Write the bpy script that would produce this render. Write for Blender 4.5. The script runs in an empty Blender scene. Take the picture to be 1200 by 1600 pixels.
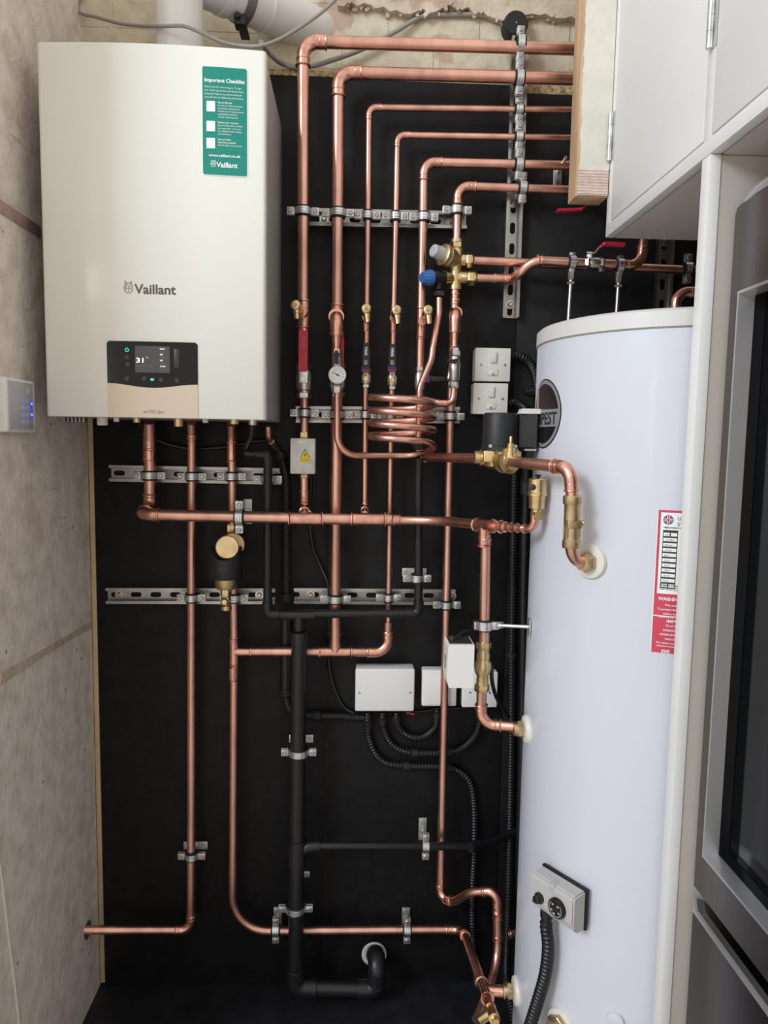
import bpy, bmesh, math, random
from mathutils import Vector as V, Matrix as M, Quaternion
random.seed(7)
scene = bpy.context.scene
COL = scene.collection
PI = math.pi

# ------------------------------------------------------------------ camera
F_PX, PITCH, YAW, ROLL = 1133.5, .0977, .04255, .0172
CAM = V((0, -1.865, 1.488))
_f = V((math.sin(YAW)*math.cos(PITCH), math.cos(YAW)*math.cos(PITCH), -math.sin(PITCH)))
_r0 = V((math.cos(YAW), -math.sin(YAW), 0)); _u0 = _r0.cross(_f)
_r = math.cos(ROLL)*_r0 + math.sin(ROLL)*_u0
_u = -math.sin(ROLL)*_r0 + math.cos(ROLL)*_u0
cd = bpy.data.cameras.new('camera'); cam = bpy.data.objects.new('camera', cd); COL.objects.link(cam)
cd.sensor_fit = 'VERTICAL'; cd.sensor_height = 36.0; cd.lens = F_PX/1600*36.0
cam.matrix_world = M(((_r.x, _u.x, -_f.x, CAM.x), (_r.y, _u.y, -_f.y, CAM.y), (_r.z, _u.z, -_f.z, CAM.z), (0, 0, 0, 1)))
cd.clip_start = .02; scene.camera = cam

def ray(px, py): return _r*((px-600)/F_PX) - _u*((py-800)/F_PX) + _f
def P(px, py, d=0.0):               # measured photo point -> place at distance d in front of the board
    k = ray(px, py); return CAM + k*((-d-CAM.y)/k.y)
def PX(px, py, X):                  # ... on a plane x = X
    k = ray(px, py); return CAM + k*((X-CAM.x)/k.x)
def PZ(px, py, Z):
    k = ray(px, py); return CAM + k*((Z-CAM.z)/k.z)
CX, CY_, CR, CTOP = .647, -.402, .275, 1.720      # hot water cylinder
def CYL(px, py):                    # ... on the cylinder's skin -> (angle, height)
    k = ray(px, py); ox, oy = CAM.x-CX, CAM.y-CY_
    a = k.x*k.x+k.y*k.y; b = 2*(ox*k.x+oy*k.y); c = ox*ox+oy*oy-CR*CR
    dsc = max(b*b-4*a*c, 0); t = (-b-math.sqrt(dsc))/(2*a); p = CAM+k*t
    return math.atan2(p.y-CY_, p.x-CX), p.z
def cyl_pt(th, z, off=0.0): return V((CX+(CR+off)*math.cos(th), CY_+(CR+off)*math.sin(th), z))

# ------------------------------------------------------------------ materials
MATS = {}
def mat(name, col, rough=.5, metal=0.0, var=0.0, vscale=8.0, bump=0.0, bscale=60.0, spec=.5, coat=0.0, emit=None, estr=0.0, col2=None, stretch=None, rvar=0.0):
    m = bpy.data.materials.new(name); m.use_nodes = True; nt = m.node_tree; b = nt.nodes['Principled BSDF']
    b.inputs['Base Color'].default_value = (*col, 1); b.inputs['Roughness'].default_value = rough
    b.inputs['Metallic'].default_value = metal; b.inputs['Specular IOR Level'].default_value = spec
    b.inputs['Coat Weight'].default_value = coat; b.inputs['Coat Roughness'].default_value = .08
    if emit: b.inputs['Emission Color'].default_value = (*emit, 1); b.inputs['Emission Strength'].default_value = estr
    tc = nt.nodes.new('ShaderNodeTexCoord'); mp = nt.nodes.new('ShaderNodeMapping'); nt.links.new(tc.outputs['Object'], mp.inputs['Vector'])
    if stretch: mp.inputs['Scale'].default_value = stretch
    if var or col2:
        n = nt.nodes.new('ShaderNodeTexNoise'); n.inputs['Scale'].default_value = vscale; n.inputs['Detail'].default_value = 6
        nt.links.new(mp.outputs['Vector'], n.inputs['Vector'])
        r = nt.nodes.new('ShaderNodeValToRGB'); r.color_ramp.elements[0].position = .35; r.color_ramp.elements[1].position = .65
        c2 = col2 if col2 else tuple(max(0, c*(1-var)) for c in col)
        c1 = col if col2 else tuple(min(1, c*(1+var*.6)) for c in col)
        r.color_ramp.elements[0].color = (*c2, 1); r.color_ramp.elements[1].color = (*c1, 1)
        nt.links.new(n.outputs['Fac'], r.inputs['Fac']); nt.links.new(r.outputs['Color'], b.inputs['Base Color'])
        if rvar:
            mr = nt.nodes.new('ShaderNodeMapRange'); mr.inputs['To Min'].default_value = rough-rvar; mr.inputs['To Max'].default_value = rough+rvar
            nt.links.new(n.outputs['Fac'], mr.inputs['Value']); nt.links.new(mr.outputs['Result'], b.inputs['Roughness'])
    if bump:
        n2 = nt.nodes.new('ShaderNodeTexNoise'); n2.inputs['Scale'].default_value = bscale; n2.inputs['Detail'].default_value = 5
        nt.links.new(mp.outputs['Vector'], n2.inputs['Vector'])
        bp = nt.nodes.new('ShaderNodeBump'); bp.inputs['Strength'].default_value = bump; bp.inputs['Distance'].default_value = .004
        nt.links.new(n2.outputs['Fac'], bp.inputs['Height']); nt.links.new(bp.outputs['Normal'], b.inputs['Normal'])
    MATS[name] = m; return m
COPPER = mat('copper', (.78, .44, .345), .34, 1.0, .28, 14, .06, 40, rvar=.08, stretch=(1, 1, .35))
COPPER_FIT = mat('copper_fitting', (.80, .43, .33), .28, 1.0, .2, 60, .05, 120)
BRASS = mat('brass', (.72, .56, .30), .30, 1.0, .15, 40, .08, 300)
BRASS_DULL = mat('brass_bronze', (.60, .46, .27), .42, 1.0, .2, 50, .1, 300)
NICKEL = mat('nickel', (.62, .58, .54), .30, 1.0, .15, 60)
ZINC = mat('zinc_plate', (.72, .73, .74), .33, 1.0, .15, 50, .05, 200)
ZINC_WHITE = mat('galvanised', (.62, .62, .60), .42, .9, .25, 30, .05, 150)
STEEL = mat('rail_steel', (.44, .43, .41), .36, 1.0, .2, 20)
BLACKB = mat('black_board', (.0075, .0075, .0085), .55, 0, .35, 30, .15, 500, spec=.28)
BLACKP = mat('black_plastic', (.0095, .0095, .011), .38, 0, spec=.5)
BLACKR = mat('black_rubber', (.008, .008, .008), .6)
BLACKM = mat('black_matt', (.012, .012, .0135), .5)
HOLE = mat('dark_recess', (.004, .004, .004), .9)
WHITEP = mat('white_plastic', (.80, .79, .77), .35)
IVORYP = mat('ivory_plastic', (.74, .72, .66), .35)
FLUE = mat('flue_white', (.70, .70, .67), .33)
BOILERW = mat('boiler_white', (.80, .80, .74), .22, coat=.35)
BOILERS = mat('boiler_side', (.33, .32, .33), .45)
BEIGE = mat('flap_beige', (.62, .52, .41), .38, .25)
GLOSSB = mat('gloss_black', (.009, .009, .010), .14, spec=.3)
SCREEN = mat('screen', (.075, .07, .075), .2)
GREEN = mat('sticker_green', (.0, .25, .19), .4)
PRINTW = mat('print_white', (.85, .88, .86), .5)
PRINTK = mat('print_black', (.03, .03, .035), .5)
PRINTG = mat('print_grey', (.25, .24, .22), .5)
LOGOG = mat('logo_brown', (.30, .22, .15), .35, .5)
GLOWW = mat('screen_text', (.8, .8, .8), .5, emit=(1, 1, 1), estr=.8)
GLOWT = mat('button_teal', (.02, .3, .27), .4, emit=(.08, .75, .62), estr=.7)
GLOWB = mat('keypad_blue', (.02, .03, .35), .3, emit=(.06, .08, .85), estr=.55)
KEYB = mat('keypad_key_blue', (.25, .27, .7), .4, emit=(.2, .22, .9), estr=.3)
RED = mat('red_lever', (.52, .012, .045), .35)
REDP = mat('print_red', (.60, .055, .10), .45)
BLUE = mat('blue_cap', (.035, .15, .42), .45)
BLUE2 = mat('blue_tip', (.025, .03, .22), .4)
REDT = mat('red_tip', (.30, .01, .05), .4)
YELLOW = mat('sticker_yellow', (.85, .66, .02), .5)
GREYP = mat('grey_plastic', (.36, .36, .37), .45)
LGREYP = mat('light_grey_plastic', (.46, .46, .45), .5)
GREYC = mat('grey_cable', (.30, .28, .25), .5)
LCABLE = mat('pale_cable', (.55, .55, .55), .4)
WCABLE = mat('white_cable', (.72, .68, .60), .5)
PAINTW = mat('painted_unit', (.79, .785, .775), .42, 0, .02, 6)
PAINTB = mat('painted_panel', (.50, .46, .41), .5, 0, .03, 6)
CYLW = mat('cylinder_white', (.64, .66, .73), .30, coat=.2)
CYLCAP = mat('cylinder_cap', (.66, .65, .63), .4)
TIMBER_E = mat('timber_edge', (.60, .40, .24), .6, 0, .2, 30, .1, 120, stretch=(1, 1, .12))
TIMBER_R = mat('timber_raw', (.62, .46, .40), .65, 0, .25, 60, .2, 200, stretch=(.15, .15, 4))
TIMBER_B = mat('timber_batten', (.55, .42, .25), .6, 0, .15, 30, stretch=(1, 1, .15))
CREAM = mat('cream_paint', (.72, .69, .61), .6, 0, .08, 18, .3, 60)
OSB = mat('chipboard', (.48, .36, .18), .7, 0, .6, 110, .4, 150)
STAINLESS = mat('stainless', (.22, .208, .208), .30, 1.0, .08, 30, stretch=(1, 12, .5))
STAIN_D = mat('stainless_dark', (.11, .098, .102), .30, 1.0, .08, 30, stretch=(1, 12, .5))
ALU = mat('aluminium_trim', (.66, .66, .68), .34, .85)
GLASSD = mat('dark_glass', (.004, .005, .006), .10, spec=.2)
LIPM = mat('lip_metal', (.62, .62, .64), .35, .5)
SCREWM = mat('screw_zinc', (.42, .43, .44), .4, 1.0)
def black_board():
    nt = BLACKB.node_tree; b = nt.nodes['Principled BSDF']; old = b.inputs['Base Color'].links[0].from_socket
    tc = nt.nodes.new('ShaderNodeTexCoord'); v = nt.nodes.new('ShaderNodeTexVoronoi'); v.inputs['Scale'].default_value = 26; v.inputs['Randomness'].default_value = 1
    nt.links.new(tc.outputs['Object'], v.inputs['Vector'])
    r = nt.nodes.new('ShaderNodeValToRGB'); r.color_ramp.elements[0].position = .03; r.color_ramp.elements[1].position = .045
    r.color_ramp.elements[0].color = (1, 1, 1, 1); r.color_ramp.elements[1].color = (0, 0, 0, 1)
    nt.links.new(v.outputs['Distance'], r.inputs['Fac'])
    sc = nt.nodes.new('ShaderNodeMath'); sc.operation = 'GREATER_THAN'; sc.inputs[1].default_value = .93
    sp = nt.nodes.new('ShaderNodeSeparateColor'); nt.links.new(v.outputs['Color'], sp.inputs['Color']); nt.links.new(sp.outputs['Red'], sc.inputs[0])
    mu = nt.nodes.new('ShaderNodeMath'); mu.operation = 'MULTIPLY'; nt.links.new(sc.outputs[0], mu.inputs[0]); nt.links.new(r.outputs['Color'], mu.inputs[1])
    mx = nt.nodes.new('ShaderNodeMix'); mx.data_type = 'RGBA'; mx.inputs['B'].default_value = (.10, .095, .085, 1)
    nt.links.new(mu.outputs[0], mx.inputs['Factor']); nt.links.new(old, mx.inputs['A']); nt.links.new(mx.outputs['Result'], b.inputs['Base Color'])
black_board()

def plaster(name, base, patch, amount, scratches=True, brick=False):
    m = bpy.data.materials.new(name); m.use_nodes = True; nt = m.node_tree; b = nt.nodes['Principled BSDF']; N = nt.nodes.new; L = nt.links.new
    b.inputs['Roughness'].default_value = .75; b.inputs['Specular IOR Level'].default_value = .25
    tc = N('ShaderNodeTexCoord')
    n1 = N('ShaderNodeTexNoise'); n1.inputs['Scale'].default_value = 5; n1.inputs['Detail'].default_value = 8; L(tc.outputs['Object'], n1.inputs['Vector'])
    r1 = N('ShaderNodeValToRGB'); r1.color_ramp.elements[0].position = amount; r1.color_ramp.elements[1].position = amount+.03
    r1.color_ramp.elements[0].color = (*patch, 1); r1.color_ramp.elements[1].color = (*base, 1); L(n1.outputs['Fac'], r1.inputs['Fac'])
    n2 = N('ShaderNodeTexNoise'); n2.inputs['Scale'].default_value = 22; n2.inputs['Detail'].default_value = 8; L(tc.outputs['Object'], n2.inputs['Vector'])
    r2 = N('ShaderNodeValToRGB'); r2.color_ramp.elements[0].position = .3; r2.color_ramp.elements[1].position = .6
    r2.color_ramp.elements[0].color = (.78, .76, .72, 1); r2.color_ramp.elements[1].color = (1, 1, 1, 1); L(n2.outputs['Fac'], r2.inputs['Fac'])
    mx = N('ShaderNodeMix'); mx.data_type = 'RGBA'; mx.blend_type = 'MULTIPLY'; mx.inputs['Factor'].default_value = 1
    L(r1.outputs['Color'], mx.inputs['A']); L(r2.outputs['Color'], mx.inputs['B']); out = mx.outputs['Result']
    h = n2.outputs['Fac']
    if scratches:
        mp = N('ShaderNodeMapping'); mp.inputs['Rotation'].default_value = (.75, 0, 0); mp.inputs['Scale'].default_value = (10, 7, 70); L(tc.outputs['Object'], mp.inputs['Vector'])
        n3 = N('ShaderNodeTexNoise'); n3.inputs['Scale'].default_value = 1.3; n3.inputs['Detail'].default_value = 2; L(mp.outputs['Vector'], n3.inputs['Vector'])
        r3 = N('ShaderNodeValToRGB'); r3.color_ramp.elements[0].position = .70; r3.color_ramp.elements[1].position = .73
        r3.color_ramp.elements[0].color = (1, 1, 1, 1); r3.color_ramp.elements[1].color = (.62, .58, .54, 1); L(n3.outputs['Fac'], r3.inputs['Fac'])
        m3 = N('ShaderNodeMix'); m3.data_type = 'RGBA'; m3.blend_type = 'MULTIPLY'; m3.inputs['Factor'].default_value = .55
        L(out, m3.inputs['A']); L(r3.outputs['Color'], m3.inputs['B']); out = m3.outputs['Result']
        v = N('ShaderNodeTexVoronoi'); v.inputs['Scale'].default_value = 14; L(tc.outputs['Object'], v.inputs['Vector'])
        r4 = N('ShaderNodeValToRGB'); r4.color_ramp.elements[0].position = .045; r4.color_ramp.elements[1].position = .07
        r4.color_ramp.elements[0].color = (.25, .2, .17, 1); r4.color_ramp.elements[1].color = (1, 1, 1, 1); L(v.outputs['Distance'], r4.inputs['Fac'])
        m4 = N('ShaderNodeMix'); m4.data_type = 'RGBA'; m4.blend_type = 'MULTIPLY'; m4.inputs['Factor'].default_value = .8
        L(out, m4.inputs['A']); L(r4.outputs['Color'], m4.inputs['B']); out = m4.outputs['Result']
    L(out, b.inputs['Base Color'])
    n5 = N('ShaderNodeTexNoise'); n5.inputs['Scale'].default_value = 90; n5.inputs['Detail'].default_value = 6; L(tc.outputs['Object'], n5.inputs['Vector'])
    ad = N('ShaderNodeMath'); ad.operation = 'ADD'; L(h, ad.inputs[0]); L(n5.outputs['Fac'], ad.inputs[1]); hh = ad.outputs[0]
    if brick:
        mp = N('ShaderNodeMapping'); mp.inputs['Rotation'].default_value = (-PI/2, 0, 0); L(tc.outputs['Object'], mp.inputs['Vector'])
        bt = N('ShaderNodeTexBrick'); bt.inputs['Scale'].default_value = 1; bt.inputs['Brick Width'].default_value = .225; bt.inputs['Row Height'].default_value = .075
        bt.inputs['Mortar Size'].default_value = .006; bt.inputs['Mortar Smooth'].default_value = .4; L(mp.outputs['Vector'], bt.inputs['Vector'])
        ms = N('ShaderNodeMath'); ms.operation = 'MULTIPLY_ADD'; ms.inputs[1].default_value = -1.6; L(bt.outputs['Fac'], ms.inputs[0]); L(hh, ms.inputs[2]); hh = ms.outputs[0]
    bp = N('ShaderNodeBump'); bp.inputs['Strength'].default_value = .45; bp.inputs['Distance'].default_value = .006; L(hh, bp.inputs['Height']); L(bp.outputs['Normal'], b.inputs['Normal'])
    MATS[name] = m; return m
WALL_L = plaster('wall_plaster', (.86, .775, .70), (.76, .67, .60), .36)
WALL_B = plaster('wall_painted_brick', (.66, .60, .46), (.52, .38, .30), .40, scratches=False, brick=True)
PLASTER = plaster('broken_plaster', (.60, .52, .41), (.46, .35, .27), .42, scratches=False)
FLOORB = mat('floor_black', (.012, .012, .016), .5, 0, .4, 25, .2, 300)

# ------------------------------------------------------------------ mesh helpers
def frame(axis, hint=None):
    w = V(axis).normalized(); h = V(hint) if hint is not None else (V((0, 0, 1)) if abs(w.z) < .9 else V((1, 0, 0)))
    u = (h - w*h.dot(w)).normalized(); return u, w.cross(u), w
class MB:
    def __init__(s): s.bm = bmesh.new(); s.mats = []; s.cur = 0
    def use(s, m):
        if m not in s.mats: s.mats.append(m)
        s.cur = s.mats.index(m); return s
    def _f(s, vs):
        try: f = s.bm.faces.new(vs); f.material_index = s.cur; return f
        except ValueError: return None
    def loft(s, rings, closed=False, cap=True):
        rs = [[s.bm.verts.new(p) for p in r] for r in rings]; n = len(rs[0])
        for i in range(len(rs)-(0 if closed else 1)):
            a, b = rs[i], rs[(i+1) % len(rs)]
            for k in range(n): s._f((a[k], a[(k+1) % n], b[(k+1) % n], b[k]))
        if cap and not closed: s._f(rs[0][::-1]); s._f(rs[-1])
        return s
    def tube(s, pts, r, seg=16, cap=True, closed=False):
        pts = [V(p) for p in pts]; n = len(pts); rings = []; t0 = None; u = None
        for i, p in enumerate(pts):
            a = pts[(i-1) % n] if (closed or i > 0) else p; b = pts[(i+1) % n] if (closed or i < n-1) else p
            t = (b-a).normalized()
            if u is None: u, _, _ = frame(t)
            else:
                q = t0.rotation_difference(t); u = q @ u
            t0 = t; u = (u - t*u.dot(t)).normalized(); v = t.cross(u); rr = r[i] if isinstance(r, (list, tuple)) else r
            rings.append([p+u*(rr*math.cos(2*PI*k/seg))+v*(rr*math.sin(2*PI*k/seg)) for k in range(seg)])
        return s.loft(rings, closed, cap)
    def lathe(s, o, axis, prof, seg=28, cap=True, hint=None, phase=0):
        u, v, w = frame(axis, hint); o = V(o)
        return s.loft([[o+w*h+u*(max(r, 1e-5)*math.cos(2*PI*k/seg+phase))+v*(max(r, 1e-5)*math.sin(2*PI*k/seg+phase)) for k in range(seg)] for h, r in prof], False, cap)
    def cyl(s, a, b, r, seg=20, r2=None):
        a, b = V(a), V(b); return s.lathe(a, b-a, [(0, r), ((b-a).length, r if r2 is None else r2)], seg)
    def hexn(s, o, axis, h, r, hint=None):
        return s.lathe(o, axis, [(0, r*.93), (h*.12, r), (h*.88, r), (h, r*.93)], 6, True, hint)
    def ring(s, o, axis, ri, ro, h, seg=32):     # flat tube wall
        u, v, w = frame(axis); o = V(o); prof = [(0, ri), (0, ro), (h, ro), (h, ri)]
        rings = [[o+w*hh+u*(r*math.cos(2*PI*k/seg))+v*(r*math.sin(2*PI*k/seg)) for k in range(seg)] for hh, r in prof]
        return s.loft(rings, True, False)
    def torus(s, o, axis, R, r, seg=28, ms=8):
        u, v, w = frame(axis); o = V(o)
        return s.tube([o+u*(R*math.cos(2*PI*k/seg))+v*(R*math.sin(2*PI*k/seg)) for k in range(seg)], r, ms, False, True)
    def box(s, c, size, rot=None, bev=0.0, bs=2):
        c = V(c); R = rot if rot is not None else M.Identity(3); h = [x/2 for x in size]
        vs = [s.bm.verts.new(c+R@V((sx*h[0], sy*h[1], sz*h[2]))) for sx in (-1, 1) for sy in (-1, 1) for sz in (-1, 1)]
        fs = [s._f([vs[i] for i in q]) for q in ((0, 1, 3, 2), (4, 6, 7, 5), (0, 4, 5, 1), (2, 3, 7, 6), (0, 2, 6, 4), (1, 5, 7, 3))]
        if bev:
            es = list({e for f in fs for e in f.edges}); r = bmesh.ops.bevel(s.bm, geom=es, offset=bev, segments=bs, affect='EDGES', profile=.5)
            for f in r['faces']: f.material_index = s.cur
        return s
    def prism(s, poly, o, u, v, depth, bev=0):    # polygon in (u,v), extruded along u x v
        u, v = V(u), V(v); w = u.cross(v); o = V(o)
        a = [s.bm.verts.new(o+u*x+v*y) for x, y in poly]; b = [s.bm.verts.new(o+u*x+v*y+w*depth) for x, y in poly]; n = len(a)
        s._f(a[::-1]); s._f(b)
        for k in range(n): s._f((a[k], a[(k+1) % n], b[(k+1) % n], b[k]))
        return s
    def quad(s, a, b, c, d): s._f([s.bm.verts.new(V(p)) for p in (a, b, c, d)]); return s
    def mesh(s, name, ang=38):
        bmesh.ops.recalc_face_normals(s.bm, faces=s.bm.faces)
        me = bpy.data.meshes.new(name); s.bm.to_mesh(me); s.bm.free()
        for m in s.mats: me.materials.append(m)
        me.polygons.foreach_set('use_smooth', [True]*len(me.polygons)); me.set_sharp_from_angle(angle=math.radians(ang)); return me
def wpos(o):
    p = V((0, 0, 0))
    while o: p += o.location; o = o.parent
    return p
def put(name, mb, m=None, parent=None, ang=38, label=None):
    """link a builder's shapes as ONE mesh object; world coordinates are made relative to the parent"""
    if m is not None and not mb.mats: mb.mats.append(m)
    me = mb.mesh(name, ang); o = bpy.data.objects.new(name, me); COL.objects.link(o)
    if parent is not None:
        o.parent = parent; off = wpos(parent); me.transform(M.Translation(-off))
    else:
        vs = [v.co for v in me.vertices]; lo = [min(v[i] for v in vs) for i in range(3)]; hi = [max(v[i] for v in vs) for i in range(3)]
        c = V(((lo[0]+hi[0])/2, (lo[1]+hi[1])/2, lo[2])); me.transform(M.Translation(-c)); o.location = c
    if label: o['label'] = label
    return o
def thing(name, label, cat, loc, group=None):
    o = bpy.data.objects.new(name, None); COL.objects.link(o); o.location = V(loc); o.empty_display_size = .03
    o['label'] = label; o['category'] = cat
    if group: o['group'] = group
    return o
def tag(o, label, cat, group=None):
    o['label'] = label; o['category'] = cat
    if group: o['group'] = group
    return o
def struct(name, mb, m=None, parent=None):
    o = put(name, mb, m, parent); o['kind'] = 'structure'; return o
def dup(root, loc, quat=None, label=None):
    r = root.copy(); COL.objects.link(r); r.location = loc
    if quat is not None: r.rotation_mode = 'QUATERNION'; r.rotation_quaternion = quat
    if label: r['label'] = label
    for ch in list(root.children):
        c = ch.copy(); COL.objects.link(c); c.parent = r
        for g in list(ch.children): d = g.copy(); COL.objects.link(d); d.parent = c
    return r
def text(name, s, o, u, v, size, m, parent, width=None, align='LEFT', bold=0.0, wrap=None, lift=.0004, label=None, lines=1.0):
    cu = bpy.data.curves.new('t', 'FONT'); cu.body = s; cu.size = 1; cu.align_x = align; cu.offset = bold; cu.resolution_u = 3; cu.space_line = lines
    ob = bpy.data.objects.new('t', cu); COL.objects.link(ob); bpy.context.view_layer.update()
    me = bpy.data.meshes.new_from_object(ob.evaluated_get(bpy.context.evaluated_depsgraph_get())); bpy.data.objects.remove(ob); bpy.data.curves.remove(cu)
    xs = [q.co.x for q in me.vertices]; k = size
    kx = width/(max(xs)-min(xs)) if (width and xs) else k
    off = wpos(parent) if parent else V((0, 0, 0)); u, v = V(u), V(v); w = u.cross(v); o = V(o) if not wrap else None
    for q in me.vertices:
        if wrap: p = wrap(q.co.x*kx, q.co.y*k)
        else: p = o+u*(q.co.x*kx)+v*(q.co.y*k)+w*lift
        q.co = p-off
    me.name = name; me.materials.append(m); t = bpy.data.objects.new(name, me); COL.objects.link(t)
    if parent: t.parent = parent
    if label: t['label'] = label
    return t
def arc_fillet(nodes, seg=10):
    """nodes: (point, radius); returns polyline and for every filleted corner (arc points, dir in, dir out)"""
    out = []; arcs = []
    for i, (p, R) in enumerate(nodes):
        p = V(p)
        if i in (0, len(nodes)-1) or not R: out.append(p); continue
        d1 = (V(nodes[i-1][0])-p); d2 = (V(nodes[i+1][0])-p); l1, l2 = d1.length, d2.length; d1.normalize(); d2.normalize()
        half = d1.angle(d2)/2
        if half > PI/2-.01: out.append(p); continue
        t = R/math.tan(half); t = min(t, l1*.95, l2*.95); R = t*math.tan(half)
        c = p+(d1+d2).normalized()*(R/math.sin(half)); a = p+d1*t-c; b = p+d2*t-c; an = a.angle(b); ax = a.cross(b).normalized()
        pts = [c+Quaternion(ax, an*k/seg)@a for k in range(seg+1)]
        out += pts; arcs.append((pts, d1, d2))
    return out, arcs
def smooth(pts, n=8):
    pts = [V(p) for p in pts]; q = [pts[0]*2-pts[1]]+pts+[pts[-1]*2-pts[-2]]; out = []
    for i in range(1, len(q)-2):
        for k in range(n):
            t = k/n; a, b, c, d = q[i-1], q[i], q[i+1], q[i+2]
            out.append(.5*((2*b)+(c-a)*t+(2*a-5*b+4*c-d)*t*t+(3*b-a-3*c+d)*t**3))
    out.append(pts[-1]); return out
def resample(pts, step):
    out = [pts[0].copy()]; acc = 0.0
    for a, b in zip(pts, pts[1:]):
        L = (b-a).length
        if L < 1e-9: continue
        t = step-acc
        while t <= L: out.append(a+(b-a)*(t/L)); t += step
        acc = (acc+L) % step if L >= step-acc else acc+L
    return out
def corrugated(pts, r, step=.0021):
    pp = resample(pts, step); return pp, [r*(1.0 if (i//2) % 2 else .86) for i in range(len(pp))]

# ---- pipe fittings (parts of a pipe run)
def elbow(root, arc, r, m=COPPER_FIT, s=.8, k=1.13, rim=True):
    pts, d1, d2 = arc; L = s*2*r; a = pts[0]+d1*L; b = pts[-1]+d2*L
    mb = MB(); mb.tube([a]+pts+[b], r*k, 20)
    if rim:
        mb.torus(a-d1*.002, d1, r*(k+.03), r*.16); mb.torus(b-d2*.002, d2, r*(k+.03), r*.16); mb.torus(pts[0]+d1*L*.25, d1, r*k, r*.08); mb.torus(pts[-1]+d2*L*.25, d2, r*k, r*.08)
    return put('elbow', mb, m, root)
def coupling(root, p, ax, r, L, m=COPPER_FIT, name='coupling', k=1.13, r2=None):
    p = V(p); ax = V(ax).normalized(); r2 = r2 or r; mb = MB()
    mb.lathe(p-ax*L/2, ax, [(0, r*(k+.2)), (L*.05, r*(k+.22)), (L*.09, r*k), (L*.38, r*k), (L*.46, r*k*.98), (L*.54, r2*k*.98), (L*.62, r2*k), (L*.91, r2*k), (L*.95, r2*(k+.22)), (L, r2*(k+.2))], 24)
    return put(name, mb, m, root)
def tee(root, p, ax, br, r, L, bl, rb=None, m=COPPER_FIT):
    p = V(p); ax = V(ax).normalized(); br = V(br).normalized(); rb = rb or r; k = 1.13; mb = MB()
    mb.lathe(p-ax*L/2, ax, [(0, r*(k+.2)), (L*.03, r*(k+.22)), (L*.06, r*k), (L*.94, r*k), (L*.97, r*(k+.22)), (L, r*(k+.2))], 24)
    mb.lathe(p, br, [(0, rb*k), (bl*.9, rb*k), (bl*.94, rb*(k+.22)), (bl, rb*(k+.2))], 24)
    return put('tee', mb, m, root)
def pipe(label, nodes, r, kinds='', m=COPPER, fit=COPPER_FIT, name='copper_pipe', cat='pipe', group=None, seg=20, s=.8, k=1.13, R=None):
    """nodes: points; kinds: one letter per inner corner: e = elbow fitting, b = formed bend"""
    nodes = [n if isinstance(n, tuple) and len(n) == 2 and not isinstance(n[0], (int, float)) else (n, None) for n in nodes]
    nn = []
    for i, (p, rad) in enumerate(nodes):
        kd = kinds[i-1] if 0 < i < len(nodes)-1 and i-1 < len(kinds) else ''
        nn.append((V(p), rad if rad else ({'e': (R or r*2.4), 'b': r*6}.get(kd, 0))))
    pts, arcs = arc_fillet(nn)
    lo = min(pts, key=lambda q: q.z); root = thing(name, label, cat, lo, group)
    mb = MB(); mb.tube(pts, r, seg); put('pipe', mb, m, root)
    ai = 0
    for kd in kinds:
        if kd in 'eb':
            if kd == 'e' and ai < len(arcs): elbow(root, arcs[ai], r, fit, s, k)
            ai += 1
    return root

# ================================================================== THE SETTING
XL = -.672; XR = 1.26; ZT = 2.75
struct('floor', MB().box((.3, -.22, -.01), (2.0, .68, .02)), FLOORB)
struct('floor', MB().box((-.9, -2.6, -.0105), (4.4, 4.079, .019)), mat('room_floor', (.60, .54, .48), .5, 0, .1, 4))
struct('wall_back', MB().box((.3, .068, 1.37), (2.0, .1, 2.76)), WALL_B)
struct('wall_left', MB().box((XL-.05, -.305, 1.375), (.1, .67, 2.75)), WALL_L)
struct('wall_right', MB().box((XR+.05, -.7, 1.375), (.1, 1.44, 2.75)), PAINTB)
def ragged(n, lo, hi, amp):
    return [(lo+(hi-lo)*i/n, (random.random()-.5)*2*amp) for i in range(n+1)]
# broken plaster ledge along the top of the back wall
a = P(528, 15, -.018); b = P(905, 38, -.018)
mb = MB(); n = 44; bot = []
for i in range(n+1):
    t = i/n; x = a.x+(b.x+.1-a.x)*t; z = a.z+(b.z-a.z)*t+random.uniform(-.008, .008)+.006*math.sin(t*19); bot.append((x, z))
poly = [(x, z) for x, z in bot]+[(bot[-1][0], 2.75), (bot[0][0], 2.75)]
mb.prism([(x, z) for x, z in poly], V((0, .018, 0)), (1, 0, 0), (0, 0, 1), .022)
struct('trim_1', mb, PLASTER)
# rubble crumbs clinging to the ledge
mb = MB()
for i in range(70):
    k = random.randrange(n); x, z = bot[k]; s = random.uniform(.003, .009)
    mb.box((x+random.uniform(-.01, .01), .0+random.uniform(-.006, .014), z+random.uniform(-.003, .006)), (s*1.6, s, s), M.Rotation(random.random()*3, 3, 'Y'))
struct('trim_2', mb, PLASTER)
# old chased line in the left wall, filled with plaster
mb = MB(); q0 = PX(0, 1062, XL); q1 = PX(142, 976, XL)
mb.prism([(0, -.011), ((q1-q0).length*.5, -.006), ((q1-q0).length, -.008), ((q1-q0).length, .008), ((q1-q0).length*.5, .009), (0, .012)], q0+V((-.001, 0, 0)), (q1-q0).normalized(), V((1, 0, 0)).cross((q1-q0).normalized()), .003)
struct('trim_3', mb, PLASTER)
mb = MB(); q0 = PX(-30, 322, XL); q1 = PX(62, 376, XL)
mb.box(((XL+.0005), (q0.y+q1.y)/2, 1.915), (.003, .25, .026), bev=.001)
struct('trim_4', mb, mat('pink_plaster', (.44, .30, .25), .8, 0, .2, 30))

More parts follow.
